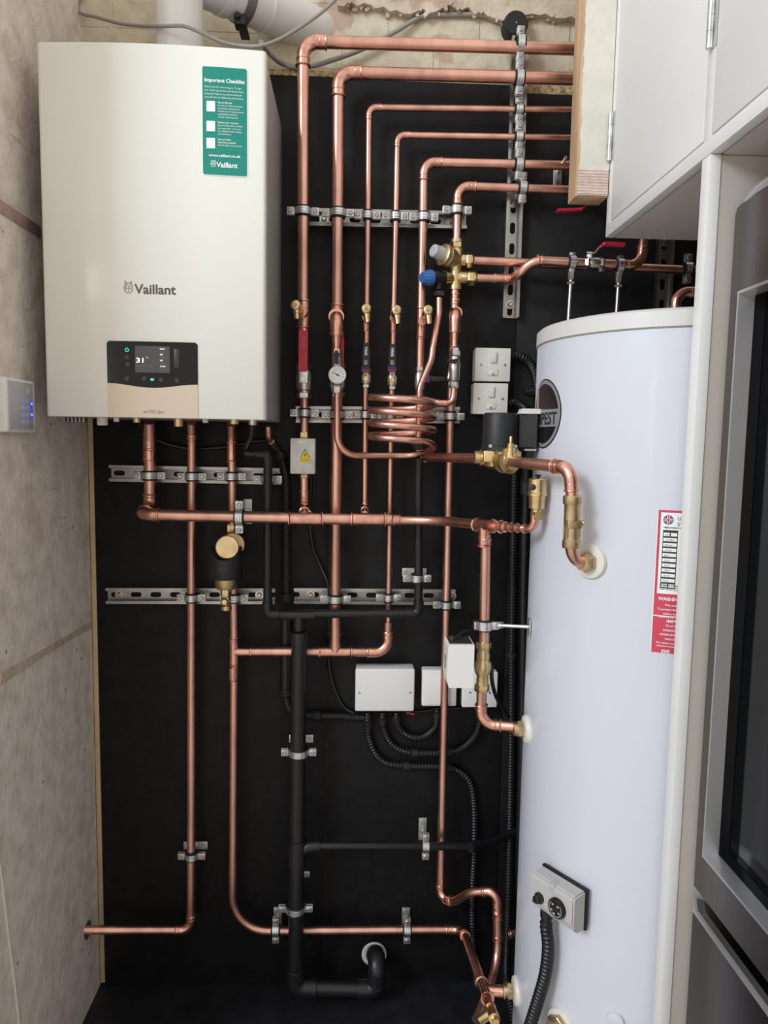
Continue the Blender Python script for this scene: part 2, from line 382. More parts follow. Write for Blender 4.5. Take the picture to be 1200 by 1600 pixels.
# black boards screwed to the wall
def board(x0, x1, z1, label, yf=0.0):
    return tag(put('backing_board', MB().box(((x0+x1)/2, yf+.006, z1/2), (x1-x0, .012, z1), bev=.0008), BLACKB), label, 'board', None)
XM = P(519, 300).x; XM2 = P(806, 500).x
board(-.656, XM-.0008, P(470, 118.5).z, 'black painted backing board behind the white boiler and left pipes')
board(XM+.0008, XM2, P(660, 127.5).z, 'black painted backing board behind the coil and the white junction boxes')
board(XM2+.0012, XR-.002, P(860, 146).z, 'black painted backing board behind the tall white cylinder', .004)
def strip(x0, x1, z0, z1, label, name='chipboard_strip', m=OSB, y=.006, cat='board'):
    return tag(put(name, MB().box(((x0+x1)/2, y, (z0+z1)/2), (x1-x0, .011, z1-z0), bev=.0006), m), label, cat)
strip(-.62, XM, P(470, 118.5).z+.0004, P(470, 108.5).z, 'raw chipboard strip above the black board right of the boiler')
strip(XM2+.002, XR-.01, P(860, 146).z+.0004, P(860, 132.5).z, 'raw chipboard strip above the black board beside the timber post', y=.010)
tag(put('timber_batten', MB().box((-.6635, .006, .775), (.012, .012, 1.53), bev=.001), TIMBER_B), 'narrow bare timber batten beside the plastered left wall', 'batten')

# ================================================================== BOILER
BX0, BX1, BZ0, BZ1 = -.6255, -.183, 1.5265, 2.246
BC = (BX0+BX1)/2; BW = (BX1-BX0)/2
def by(x): return -.352-.011*(1-((x-BC)/BW)**2)
boiler = thing('boiler', 'large white wall hung gas boiler with a small display', 'boiler', (BC, -.17, BZ0))
mb = MB().use(BOILERS); mb.box((BC, -.167, (BZ0+BZ1)/2+.001), (2*BW-.006, .33, BZ1-BZ0-.004), bev=.003)
put('casing', mb, None, boiler, label='grey side casing')
def outline(x0, x1, n=28, corner=.008, back=-.326):
    pts = [(x0, back)]
    for k in range(6): t = k/5*PI/2; pts.append((x0+corner-corner*math.cos(t), by(x0+corner)+corner-corner*math.sin(t)))
    for k in range(1, n): x = x0+corner+(x1-x0-2*corner)*k/n; pts.append((x, by(x)))
    for k in range(6): t = PI/2-k/5*PI/2; pts.append((x1-corner+corner*math.cos(t), by(x1-corner)+corner-corner*math.sin(t)))
    pts.append((x1, back)); return pts
mb = MB(); ol = outline(BX0, BX1); mb.loft([[V((x, y+.003, BZ0)) for x, y in ol], [V((x, y, BZ0+.003)) for x, y in ol], [V((x, y, BZ1-.003)) for x, y in ol], [V((x, y+.003, BZ1)) for x, y in ol]])
put('front_cover', mb, BOILERW, boiler, 45, 'glossy white front cover')
mb = MB()
for k in range(3): mb.box((BX1+.0002, -.06-.09*k, BZ0+.012), (.001, .02, .004))
def patch(name, x0, x1, zt, zb, off, m, parent, n=24, thick=.001, label=None, mk=None):
    mb = MB(); rings = []
    for k in range(n+1):
        x = x0+(x1-x0)*k/n; y = by(x)-off; rings.append([V((x, y, zb(x))), V((x, y, zt(x))), V((x, y+thick, zt(x))), V((x, y+thick, zb(x)))])
    mb.loft(rings); return put(name, mb, m, parent, 30, label)
def bwrap(ox, oz, off): return lambda a, b: V((ox+a, by(ox+a)-off, oz+b))
def BF(px, py): q = P(px, py, .357); return q.x, q.z
def rnd(x0, x1, r, z, s):
    def f(x):
        d = min(x-x0, x1-x)
        return z - s*(r-math.sqrt(max(0, r*r-(r-d)**2))) if d < r else z
    return f
fx0, fz1 = BF(168, 533); fx1, _ = BF(309.5, 540); _, fz0 = BF(240, 655)
fz0 = BZ0+.001
zc_ = lambda x: BF(240, 601)[1]-.008*(math.cos((x-(fx0+fx1)/2)/(fx1-fx0)*2*PI)*.5+.5)+.001
cpan = patch('control_panel', fx0, fx1, rnd(fx0, fx1, .004, fz1, 1), zc_, .0016, GLOSSB, boiler, 40, .004, 'gloss black control panel')
flp = patch('flap', fx0, fx1, zc_, lambda x: fz0, .0016, BEIGE, boiler, 40, .004, 'beige metallic flap')
sx0, sz1 = BF(212.5, 541); sx1, sz0 = BF(267, 583.5)
scr = patch('display', sx0, sx1, lambda x: sz1, lambda x: sz0, .0022, SCREEN, boiler, 8, .0005)
px_, pz_ = BF(214, 567); text('lettering', '31', 0, (1, 0, 0), (0, 0, 1), .0135, GLOWW, scr, .0145, wrap=bwrap(px_, pz_, .0026), bold=.015)
px_, pz_ = BF(230, 560.5); text('lettering', '°c', 0, (1, 0, 0), (0, 0, 1), .005, GLOWW, scr, wrap=bwrap(px_, pz_, .0026))
px_, pz_ = BF(214, 573); text('lettering', 'Heating flow temp.', 0, (1, 0, 0), (0, 0, 1), .0032, PRINTG, scr, .032, wrap=bwrap(px_, pz_, .0026))
for i, (s, yy) in enumerate((('04:36', 547.2), ('Time', 551.5), ('Off', 556), ('Heating', 560.5), ('Off', 565), ('DHW', 569.5), ('1.2 bar', 574), ('Pressure', 578.5))):
    px_, pz_ = BF(251.5, yy); text('lettering', s, 0, (1, 0, 0), (0, 0, 1), .0042 if i % 2 == 0 else .0034, GLOWW if i % 2 == 0 else PRINTG, scr, wrap=bwrap(px_, pz_, .0026), bold=.01 if i % 2 == 0 else 0)
mb = MB(); x, z = BF(200, 547.5); mb.torus((x, by(x)-.002, z), (0, -1, 0), .0032, .0009); put('button', mb, GLOWT, cpan, label='lit teal ring button')
x, z = BF(239.5, 593.5); put('button', MB().box((x, by(x)-.002, z), (.007, .001, .0045), bev=.0004), GLOWT, cpan, label='lit teal button')
for bx_, bz_ in ((200, 559), (201, 570), (200, 592), (227, 592), (253, 594), (278, 595)):
    x, z = BF(bx_, bz_); put('button', MB().lathe((x, by(x)-.0016, z), (0, -1, 0), [(0, .0048), (.0005, .0045)], 20), mat('dim_button', (.03, .03, .03), .4) if 'dim_button' not in MATS else MATS['dim_button'], cpan)
x, z = BF(277.5, 561); put('slider', MB().box((x, by(x)-.002, z), (.0105, .001, .038), bev=.00045), MATS['dim_button'], cpan)
px_, pz_ = BF(225.5, 645.5); text('lettering', 'ecoTEC plus', 0, (1, 0, 0), (0, 0, 1), .0092, PRINTG, flp, .0405, wrap=bwrap(px_, pz_, .0021), bold=.008)
px_, pz_ = BF(212, 459.5); text('lettering', 'Vaillant', 0, (1, 0, 0), (0, 0, 1), .0262, mat('logo_dark', (.12, .10, .09), .3, .4), boiler, .082, wrap=bwrap(px_, pz_, .0006), bold=.022)
def emblem(cx, cz, r, m, off, parent):
    mb = MB(); y = by(cx)-off
    def arcb(R0, R1, a0, a1, dx=0, dz=0, n=22, sy=1.12):
        for k in range(n):
            t0 = a0+(a1-a0)*k/n; t1 = a0+(a1-a0)*(k+1)/n
            q = [V((cx+dx+R*math.cos(t), y, cz+dz+R*sy*math.sin(t))) for R, t in ((R0, t0), (R1, t0), (R1, t1), (R0, t1))]
            mb.quad(*q)
    arcb(r*.84, r, 0, 2*PI, n=36)
    for s in (-1, 1):
        mb.quad(*[V((cx+s*r*u_, y, cz+r*w_)) for u_, w_ in ((.32, 1.0), (.62, 1.5), (.80, 1.45), (.66, .85))])
        arcb(r*.42, r*.56, PI*.5 if s < 0 else -PI*.25, PI*1.25 if s < 0 else PI*.5, s*.08*r, r*.05, 10)
        mb.quad(*[V((cx+s*r*u_, y, cz+r*w_)) for u_, w_ in ((.12, -.05), (.45, .12), (.45, -.02), (.12, -.2))])
    mb.quad(*[V((cx+r*u_, y, cz+r*w_)) for u_, w_ in ((-.06, .45), (.06, .45), (.06, -.75), (-.06, -.75))])
    return put('logo', mb, m, parent)
x, z = BF(202, 451); emblem(x, z, .0095, LOGOG, .0006, boiler)
# green checklist sticker
gx0, gz1 = BF(315.5, 102); gx1, _ = BF(387, 108); _, gz0 = BF(351, 278.5)
z_t = P(351, 105, .357).z; z_b = P(351, 276, .357).z
stick = patch('sticker', gx0, gx1, rnd(gx0, gx1, .004, z_t, 1), rnd(gx0, gx1, .004, z_b, -1), .0009, PRINTW, boiler, 40, .0005, 'green checklist sticker')
gg = .0016
put_g = patch('sticker_face', gx0+gg, gx1-gg, rnd(gx0+gg, gx1-gg, .003, z_t-gg, 1), rnd(gx0+gg, gx1-gg, .003, z_b+gg, -1), .0012, GREEN, stick, 40, .0002)
def gl(s, px, py, size, width, bold=0.0):
    x, z = BF(px, py); text('lettering', s, 0, (1, 0, 0), (0, 0, 1), size, PRINTW, stick, width, wrap=bwrap(x, z, .0016), bold=bold)
gl('Important Checklist', 320, 129, .0098, .0775, .03)
for i, s in enumerate(('Thank you for choosing us. To get', 'your boiler guarantee and smart home', 'integration fully set up, please familiarise', 'yourself with the following information:')):
    gl(s, 320, 138+i*5.4, .0048, .0715 + .004*(i % 2))
for y0, ls in ((162.5, ('Scan the QR code', 'to view our boiler guarantee', 'terms and conditions and', 'the full list of requirements', 'applicable to both the', 'installer and homeowner')), (193.5, ('Register your guarantee', 'Scan the QR code to validate', 'your guarantee - this must', 'be completed within 30 days', 'of installation')), (220, ('Get your boiler', 'Smart Home connected', 'Scan the QR to find out how'))):
    for i, s in enumerate(ls): gl(s, 341, y0+i*4.5, .0045, .0017*len(s), .02 if i == 0 or (y0 == 220 and i == 1) else 0)
for py in (167.5, 198.5, 225): 
    x, z = BF(329, py); put('code_panel', MB().box((x, by(x)-.0014, z), (.0195, .0003, .0195)), PRINTW, stick)
gl('www.vaillant.co.uk', 327, 245.5, .0072, .062, .025)
gl('Vaillant', 339, 262, .0135, .0415, .03); x, z = BF(334, 257.5); emblem(x, z, .0052, PRINTW, .0016, stick)
# small fittings seen under the boiler
for px, r_, h_, m_, nm in ((160, .011, .016, FLUE, 'cap'), (182, .006, .008, IVORYP, 'screw'), (214, .008, .009, BRASS, 'drain_valve'), (279, .010, .016, BRASS, 'filling_valve'), (321, .006, .007, IVORYP, 'screw'), (366, .010, .009, BRASS, 'nut'), (395, .009, .010, NICKEL, 'clip')):
    q = P(px, 655, .30); put(nm, MB().lathe((q.x, -.30, BZ0-h_), (0, 0, 1), [(0, r_*.9), (h_*.2, r_), (h_+.004, r_)], 16), m_, boiler)
mb = MB()
for k in range(6): q = P(103+6*k, 655, .25); mb.box((q.x, -.25, BZ0-.004), (.004, .02, .01))
put('vent_slots', mb, NICKEL, boiler)

# ---- flue
fl = thing('flue_pipe', 'fat white plastic flue pipe rising from the top of the boiler', 'flue', (P(281, 60, .2).x, -.2, BZ1+.0006))
v0 = P(281, 60, .2); fa = V((v0.x, -.2, 2.474)); fb = V((-.095, .055, 2.497))
put('collar', MB().lathe((v0.x, -.2, BZ1+.0006), (0, 0, 1), [(0, .066), (.012, .066), (.014, .058), (.03, .056)], 36), FLUE, fl)
pts, arcs = arc_fillet([(V((v0.x, -.2, BZ1+.004)), 0), (fa, .055), (fb, 0)], 14)
put('duct', MB().tube([p for p in pts], .049, 40), FLUE, fl)
dirx = (fb-fa).normalized()
for t, w_ in ((.25, .010), (.55, .004)):
    q = fa+(fb-fa)*t; put('socket', MB().lathe(q, dirx, [(0, .049), (.001, .0515), (w_*2, .0515), (w_*2+.002, .049)], 40, False), FLUE, fl)
q = fa+(fb-fa)*.40; upv = V((0, 0, 1))
for k in range(2):
    a_ = fa+(fb-fa)*(.16+.42*k)+V((0, -.052, -.020))
    text('lettering', ('||||', '/////')[k], a_, dirx, V((0, .25, 1)).normalized(), .012, PRINTG, fl, lift=.004)
text('lettering', 'Vaillant', fa+V((-.01, -.0500, -.004)), V((1, 0, -.35)).normalized(), V((.35, 0, 1)).normalized(), .011, PRINTG, fl, lift=.006)
br = thing('flue_bracket', 'dark grey strap bracket clamped round the white flue', 'bracket', q)
put('strap', MB().ring(q-dirx*.011, dirx, .0492, .0525, .022, 40), mat('strap_grey', (.20, .20, .20), .45, .6), br)
mb = MB(); e = q+V((0, -.012, -.058)); mb.box(e, (.026, .03, .022), bev=.002); mb.cyl(e+V((-.004, -.012, .004)), e+V((-.004, -.024, .004)), .006, 12); mb.box(e+V((0, .035, .004)), (.02, .08, .006)); put('clamp', mb, BLACKM, br)

# ---- cables over the boiler
def cable(label, pts, r, m, name='cable', cat='cable', n=10, seg=10, group=None):
    return tag(put(name, MB().tube(smooth(pts, n), r, seg), m), label, cat, group)
cable('grey cable hanging from the ceiling corner and draped over the boiler top', [P(130, -20, -.008), P(122, 8, -.008), P(127, 21, -.004), P(150, 26.5, .03), P(185, 36, .10), P(215, 40, .16), P(255, 41, .262), P(288, 41, .268), P(316, 52, .267), P(345, 65, .262), P(372, 71, .262), P(405, 72, .272), P(435, 62, .255), P(470, 42, .235), P(505, 17, .215), P(535, -12, .20)], .0038, GREYC)
cable('long grey cable sagging behind the top copper pipes to a black cap', [P(408, 66, .19), P(422, 84, .10), P(440, 99, .018), P(462, 105, .006), P(488, 103, .004), P(525, 92, .004), P(570, 75, .003), P(620, 48, .001), P(650, 30, -.008), P(668, 24, -.010), P(700, 23, -.010), P(745, 23, -.008), P(775, 30, -.006), P(798, 48, -.008)], .0058, GREYC)
g = thing('wall_grommet', 'round black rubber cap at the top of the vertical rail', 'cap', P(807, 36, 0))
mb = MB(); q = P(807, 35, .02); mb.lathe((q.x, .018, q.z), (0, -1, 0), [(0, .030), (.03, .030), (.036, .0285), (.038, .026)], 40); put('disc', mb, BLACKR, g)
put('pin', MB().lathe((q.x, -.0195, q.z), (0, -1, 0), [(0, .002), (.001, .0015)], 10), ZINC_WHITE, g)

# ================================================================== RAILS
def rail(label, p0, p1, bolts=(), first=.02, pitch=.05, H=.041, D=.021, skip=()):
    p0, p1 = V(p0), V(p1); Lg = (p1-p0).length; u = (p1-p0).normalized(); v = V((0, -1, 0)).cross(u)*-1
    if abs(u.z) > .7: v = V((1, 0, 0))-u*u.x; v.normalize()
    else: v = V((0, 0, 1))-u*u.z; v.normalize()
    root = thing('mounting_rail', label, 'rail', min((p0, p1), key=lambda q: q.z)*1.0, 'slotted steel rails')
    root.location.y = 0
    o = V((p0.x, 0, p0.z)); out = V((0, -1, 0)); mb = MB()
    def slab(a0, a1, b0, b1, d0, d1):
        c = o+u*((a0+a1)/2)+v*((b0+b1)/2)+out*((d0+d1)/2); R = M((u, v, out)).transposed()
        mb.box(c, (a1-a0, b1-b0, d1-d0), R)
    h = H/2; sw = .0065; sl = .014
    slab(0, Lg, sw, h, .0005, .003); slab(0, Lg, -h, -sw, .0005, .003)      # base above and below the slots
    slab(0, Lg, h-.0022, h, .003, D); slab(0, Lg, -h, -h+.0022, .003, D)      # sides
    slab(0, Lg, h-.0075, h-.0022, D-.0022, D); slab(0, Lg, -h+.0022, -h+.0075, D-.0022, D)   # turned-in lips
    cs = []; c = first
    while c < Lg-.004: cs.append(c); c += pitch
    def web(a0, a1, left, right):        # solid piece between two slots with their round ends
        poly = []
        if right: poly += [(a1+sw-sw*math.cos(t)*1.0-0*sw, sw*math.sin(t)) for t in [-PI/2+PI*k/8 for k in range(9)]]
        else: poly += [(a1, -sw), (a1, sw)]
        if left: poly += [(a0-sw+sw*math.cos(t), sw*math.sin(t)) for t in [PI/2-PI*k/8 for k in range(9)]]
        else: poly += [(a0, sw), (a0, -sw)]
        cr = u.cross(v); base = o+out*(.0005 if cr.dot(out) > 0 else .003)
        mb.prism(poly, base, u, v, .0025)
    prev = 0; left = False
    for c in cs:
        if c-sl > prev: web(prev, max(prev, c-sl), left, True)
        prev = c+sl; left = True
    if prev < Lg: web(prev, Lg, left, False)
    put('channel', mb, STEEL, root, 30)
    for bpos in bolts:
        q = o+u*(Lg*bpos)+out*.003; b = MB(); b.lathe(q, out, [(0, .011), (.0015, .011), (.0016, .0065), (.006, .0062), (.0075, .0045)], 20); put('bolt', b, NICKEL, root)
    return root
rail('slotted steel rail behind six pipe clips right of the boiler', P(484, 342, .003), P(728, 347, .003), (.09, .90), .012)
rail('slotted steel rail behind the copper coil', P(463, 648, .003), P(717, 649, .003), (.2,), .02)
rail('slotted steel rail just under the boiler', P(174, 739, .003), P(441, 744, .003), (.17,), .02)
rail('lower left slotted steel rail behind the brass and black filter', P(168.5, 929, .003), P(430, 929.5, .003), (.068, .905), .022)
rail('lower right slotted steel rail beside the hanging black waste pipe', P(460, 929, .003), P(710, 931, .003), (.10, .985), .0)
rail('tall vertical slotted steel rail beside the timber post', P(796, 497, .003), P(811, 62, .003), (.05, .42), .02)
rail('vertical slotted steel rail seen above the right of the white cylinder', P(1031.5, 520, .003), P(1040, 320, .003), (.71,), .02)

# ================================================================== PIPE CLIPS
PROTO = {}
def put_local(name, mb, m, parent):
    me = mb.mesh(name); me.materials.append(m) if not mb.mats else None
    o = bpy.data.objects.new(name, me); COL.objects.link(o); o.parent = parent; return o
def clip_proto(r):
    root = bpy.data.objects.new('pipe_clip', None); COL.objects.link(root); root.empty_display_size = .02
    root['category'] = 'pipe clip'; root['group'] = 'zinc pipe clips'; root['label'] = ''
    e = r+.0155
    put_local('liner', MB().ring((0, 0, -.012), (0, 0, 1), r+.0004, r+.0036, .024), BLACKR, root)
    mb = MB(); mb.ring((0, 0, -.008), (0, 0, 1), r+.0037, r+.0058, .016); mb.torus((0, 0, -.0035), (0, 0, 1), r+.0057, .0014, 32, 6); mb.torus((0, 0, .0035), (0, 0, 1), r+.0057, .0014, 32, 6)
    put_local('band', mb, ZINC, root)
    for s in (-1, 1):
        mb = MB()
        for y in (-.0042, .0042): mb.box((s*e, y, 0), (.0175, .0035, .0175), bev=.0009)
        mb.box((s*(r+.0068), 0, 0), (.004, .006, .014)); ea = put_local('ear', mb, ZINC_WHITE, root)
        mb = MB(); mb.lathe((s*e, -.0058, 0), (0, -1, 0), [(0, .0058), (.002, .0058), (.0032, .0045)], 16)
        a = random.random()*PI; mb.box((s*e, -.0091, 0), (.0064, .0004, .0012), M.Rotation(a, 3, 'Y')); mb.box((s*e, -.0091, 0), (.0012, .0004, .0064), M.Rotation(a, 3, 'Y'))
        me = mb.mesh('screw'); o = bpy.data.objects.new('screw', me); COL.objects.link(o); o.parent = ea
        me.materials.clear(); me.materials.append(SCREWM); me.materials.append(HOLE)
        for i, p in enumerate(me.polygons): p.material_index = 1 if p.center.y < -.00885 and abs(p.normal.y) < 2 and p.area < 1.2e-5 and i >= 16*3 else 0
    return root
def clip(px, py, r, d, label, vertical=True, plate=False, stud=None, tilt=0.0, axis=None, q=None):
    """vertical: the pipe runs up; otherwise it runs across and the ears sit above and below it"""
    loc = q if q is not None else P(px, py, d)
    ax = V(axis).normalized() if axis is not None else (V((0, 0, 1)) if vertical else V((1, 0, 0)))
    yy = V((0, 1, 0)); yy = (yy-ax*yy.dot(ax)).normalized(); xx = yy.cross(ax)
    qt = M((xx, yy, ax)).transposed().to_quaternion()
    if r not in PROTO: PROTO[r] = [clip_proto(r), False]
    pr, used = PROTO[r]
    if used: c = dup(pr, loc, qt, label)
    else: pr.location = loc; pr.rotation_mode = 'QUATERNION'; pr.rotation_quaternion = qt; pr['label'] = label; PROTO[r][1] = True; c = pr
    ex = d-.0003 if stud is None else stud
    pend.append((c, r, ex, plate)); return c
pend = []
def finish_clips():
    for c, r, ex, plate in pend:
        if ex > r+.008: put_local('stud', MB().cyl((0, r+.004, 0), (0, ex, 0), .0042, 12), ZINC, c)
        if plate:
            mb = MB(); L_ = .064; vert = plate == 'v'
            w_, h_ = (.022, L_) if vert else (L_, .022)
            mb.box((0, ex-.0015, 0), (w_, .003, h_), bev=.001)
            for s in (-1, 1): mb.cyl((0 if vert else s*.022, ex-.003, s*.022 if vert else 0), (0 if vert else s*.022, ex-.0055, s*.022 if vert else 0), .005, 14)
            mb.cyl((0, ex-.003, 0), (0, ex-.012, 0), .008, 6); put_local('wall_plate', mb, ZINC_WHITE, c)
R28, R22, R15 = .014, .011, .0075
D28, D22, D15 = .061, .050, .046
# the six clips across the upper rail
for px, py, r, d, w in ((473.5, 330.5, R28, D28, 'first copper pipe right of the boiler'), (528, 333, R28, D28, 'second copper pipe right of the boiler'), (574, 336.5, R15, D15, 'thin copper pipe under the black lever'), (617.5, 338, R15, D15, 'second thin copper pipe from the boiler'), (662, 339.5, R22, D22, 'fifth copper pipe, left of the brass valve'), (714, 328.5, R22, D22, 'pipe directly above the brass valve')):
    clip(px, py, r, d, 'zinc clip on the upper rail holding the '+w)
for px, py, r, d, w in ((813, 68.5, R28, D28, 'topmost thick pipe'), (811.5, 122, R28, D28, 'second thick pipe down'), (811, 170.5, R15, D15, 'upper thin pipe'), (811, 213.5, R15, D15, 'lower thin pipe'), (811, 257, R22, D22, 'fifth pipe down'), (816.5, 293.5, R22, D22, 'lowest horizontal pipe')):
    clip(px, py, r, d, 'zinc clip on the tall vertical rail holding the '+w, False)
for px, py, r, d, w in ((476, 645.5, R22, D22, 'pipe above the grey actuator box'), (527, 648, R28, D28, 'pipe behind the pressure gauge'), (571, 648, R15, D15, 'thin pipe left of the coil'), (611, 649, R15, D15, 'thin pipe passing behind the coil'), (703.5, 650.5, R22, D22, 'pipe right of the coil')):
    clip(px, py, r, d, 'zinc clip on the coil rail holding the '+w)
for px, py, r, d, w in ((233.5, 743, R28, D28, 'leftmost boiler pipe'), (300, 744.5, R22, D22, 'middle boiler pipe'), (362, 744.5, R22, D22, 'boiler pipe above the filter'), (418.5, 748.5, .0108, D22, 'thin black waste pipe')):
    clip(px, py, r, d, 'zinc clip on the rail under the boiler holding the '+w)
for px, py, r, d, w in ((299, 934, R22, D22, 'long pipe left of the filter on the lower left rail'), (366, 934.5, R22, D22, 'pipe behind the filter drain on the lower left rail'), (524.5, 936, R28, D28, 'thick pipe on the lower right rail'), (607, 934, R15, D15, 'thin pipe on the lower right rail'), (698, 945, R22, D22, 'long pipe at the lower right rail end')):
    clip(px, py, r, d, 'zinc clip holding the '+w)
clip(374, 808, R28, .14, 'zinc clip on the main horizontal copper pipe above the filter', False, 'h')
clip(651.5, 903.5, .0108, .085, 'zinc clip on the thin vertical black pipe below the coil', True, 'h')
clip(467, 1175, .020, .085, 'zinc clip half way up the thick black waste pipe', True, 'h')
clip(299.5, 1337, R22, .05, 'zinc clip low on the long pipe left of the black waste pipe', True, 'h')
clip(462, 1419, .020, .085, 'zinc clip near the foot of the thick black waste pipe', True)
clip(431, 1453, R22, .05, 'zinc clip on the low horizontal copper pipe left of the waste pipe', False, 'h')
clip(636, 1453.5, R22, .05, 'zinc clip on the low horizontal copper pipe right of the waste pipe', False, 'h')
clip(665, 1322, .0108, .085, 'zinc clip on the thin horizontal black waste pipe', False, 'h')
clip(1074, 420, R22, .065, 'zinc clip beside the white end panel above the cylinder', False, stud=.069)
tag(put('wall_plate', MB().box(P(479, 1366, .0015), (.017, .003, .017), bev=.001).lathe(P(479, 1366, .003), (0, -1, 0), [(0, .005), (.0025, .004)], 12), ZINC_WHITE), 'small zinc wall plate beside the thick black waste pipe', 'bracket')
wp = thing('wall_plate', 'zinc wall plate under the horizontal pipes beside the timber post', 'bracket', P(871, 277, 0))
q = P(871, 277, .0015); put('plate', MB().box(q, (.022, .003, .05), bev=.001), ZINC_WHITE, wp)
for dz in (-.014, .014): put('screw', MB().lathe(q+V((0, -.0015, dz)), (0, -1, 0), [(0, .006), (.003, .005)], 14), NICKEL, wp)
put('stud', MB().cyl(q+V((0, 0, .012)), P(884, 246, .075), .0042, 12), ZINC, wp)

# ================================================================== COPPER PIPES
Z1 = V((0, 0, 1)); X1 = V((1, 0, 0)); FW = V((0, -1, 0))
TOPX = .56          # the horizontal runs carry on behind the timber post
def ext(p, q, x):   # carry the line p-q on to x
    t = (x-p.x)/(q.x-p.x); return p+(q-p)*t
def run(label, corner, bot, right, r, d):
    c = P(*corner, d); rt = P(*right, d); return pipe(label, [P(*bot, d), c, ext(c, rt, TOPX)], r, 'e', R=r*2.5, s=.75)
p1 = run('thick copper pipe, first right of the boiler, bending along the top', (473.5, 65), (474, 585), (895, 76.5), R28, D28)
p2 = run('thick copper pipe, second right of the boiler, bending right below the top one', (528.5, 113), (526, 590), (895, 123), R28, D28)
p3 = run('thin copper pipe, third right of the boiler, down to a black lever', (576.5, 168), (572, 590), (892, 172), R15, D15)
p4 = run('thin copper pipe, fourth right of the boiler, down to a black lever', (621, 211), (613, 590), (890, 215.5), R15, D15)
p5 = run('copper pipe, fifth right of the boiler, passing left of the brass valve', (662.5, 253.5), (656, 590), (890, 258.5), R22, D22)
p6 = run('copper pipe bending down into the top of the brass pressure valve', (715.5, 291), (713.5, 380), (888, 297), R22, D22)
p1b = pipe('short copper pipe between the red lever valve and the grey box', [P(475.5, 600, D22), P(476, 690, D22)], R22)
# tees with the little brass drain cocks
def drain(label, px, py, d, r, dx=-.006, up=0.006, sc=1.0):
    q = P(px, py, d); t = thing('drain_cock', label, 'valve', q+V((dx, -.075, -.02)), 'brass drain cocks')
    a = q+V((dx*.3, -r*1.3-.014, 0)); b = q+V((dx, -.075*sc, up))
    mb = MB(); mb.lathe(a, (b-a), [(0, .0075), (.012, .0075), (.013, .0095), (.02, .0095), ((b-a).length-.006, .0085)], 20)
    mb.lathe(b, FW, [(-.012, .0095), (-.004, .0112), (.002, .0115), (.004, .0095), (.0045, .0065)], 24); put('body', mb, BRASS, t)
    s = MB(); dn = V((.1, -.12, -1)).normalized(); s.lathe(b+V((.001, .006, -.006)), dn, [(0, .0075), (.012, .0078), (.0125, .0072), (.024, .0068), (.0245, .0055), (.026, .0055)], 20)
    s.use(BRASS); put('spout', s, BRASS, t)
    put('outlet_hole', MB().lathe(b+V((.001, .006, -.006))+dn*.0262, dn, [(0, .0045), (.0003, .004)], 16), HOLE, t)
    s = MB(); s.lathe(b+FW*.0045, FW, [(0, .0045), (.003, .0045), (.0032, .003), (.0055, .003)], 6); put('spindle', s, BRASS_DULL, t)
tee(p1, P(474.5, 491, D28), Z1, V((-.1, -1, 0)), R28, .065, .04, R22)
drain('brass drain cock on the first copper pipe, above the red lever', 472, 490, D28, R28, -.010)
tee(p2, P(526, 498, D28), Z1, FW, R28, .065, .034, R28)
tee(p3, P(572, 498, D15), Z1, FW, R15, .062, .024, R15)
drain('brass drain cock above the left black lever', 572, 495, D15, R15, -.001)
tee(p4, P(614.5, 499, D15), Z1, FW, R15, .062, .024, R15)
drain('brass drain cock above the right black lever', 615.5, 497, D15, R15, .002)
tee(p5, P(658, 505, D22), Z1, FW, R22, .075, .03, R15)
drain('brass drain cock on the fifth copper pipe', 661.5, 497, D22, R22, .004)

# ================================================================== LEVER VALVES
def nutted(mb, base, ax, L, r, k=1.0):
    """nickel valve body with a hexagon nut at each end, along ax from base"""
    mb.hexn(base, ax, L*.15, r*1.15, X1); mb.lathe(base+ax*L*.15, ax, [(0, r*.95), (L*.06, r*.95), (L*.10, r*1.18), (L*.34, r*1.25), (L*.5, r*1.25), (L*.62, r*1.1), (L*.68, r*.95)], 24)
    mb.hexn(base+ax*L*.82, ax, L*.18, r*1.2, X1); return mb
def lever(t, pivot, up, L, w, m, back=0.0, tip=None, txt=None, th=.004):
    """flat handle rising from the pivot"""
    up = V(up).normalized(); sd = up.cross(FW)*-1; sd.normalize(); mb = MB(); R = M((sd, FW*-1, up)).transposed()
    a = pivot+up*.004; mb.prism([(-w*.5, 0), (w*.5, 0), (w*.5, L*.18), (w*.36, L*.24), (w*.42, L*.9), (w*.30, L*.98), (0, L), (-w*.30, L*.98), (-w*.42, L*.9), (-w*.36, L*.24), (-w*.5, L*.18)], a+FW*.0, sd, up, th)
    h = put('handle', mb, m, t)
    mb = MB(); mb.hexn(pivot+FW*-.004, FW, .010, .0065); mb.lathe(pivot+FW*.006, FW, [(0, .0032), (.004, .0030)], 12); mb.box(pivot+V((0, -.001, 0)), (w*1.02, .003, .016), R); put('stem_nut', mb, ZINC, t)
    return h
t = thing('lever_valve', 'nickel valve with long red lever on the first pipe right of the boiler', 'valve', P(475, 622, D28))
b0 = P(475.5, 622, D28); b1 = P(475, 569, D28); put('body', nutted(MB(), b0, (b1-b0).normalized(), (b1-b0).length, .0165), NICKEL, t)
pv = P(474, 592, .088); mb = MB(); mb.cyl(P(475, 592, D28), pv, .009, 18); put('stem', mb, NICKEL, t)
a = P(473.5, 580, .090); b = P(474.5, 513, .090); up = (b-a).normalized(); h = MB()
sd = X1; w_ = .0125; h.prism([(-w_*.85, 0), (w_*.85, 0), (w_*.85, .09), (w_*.75, .098), (.004, .102), (-.004, .102), (-w_*.75, .098), (-w_*.85, .09)], a, sd, up, .005); hd = put('handle', h, RED, t, label='red plastic coated lever')
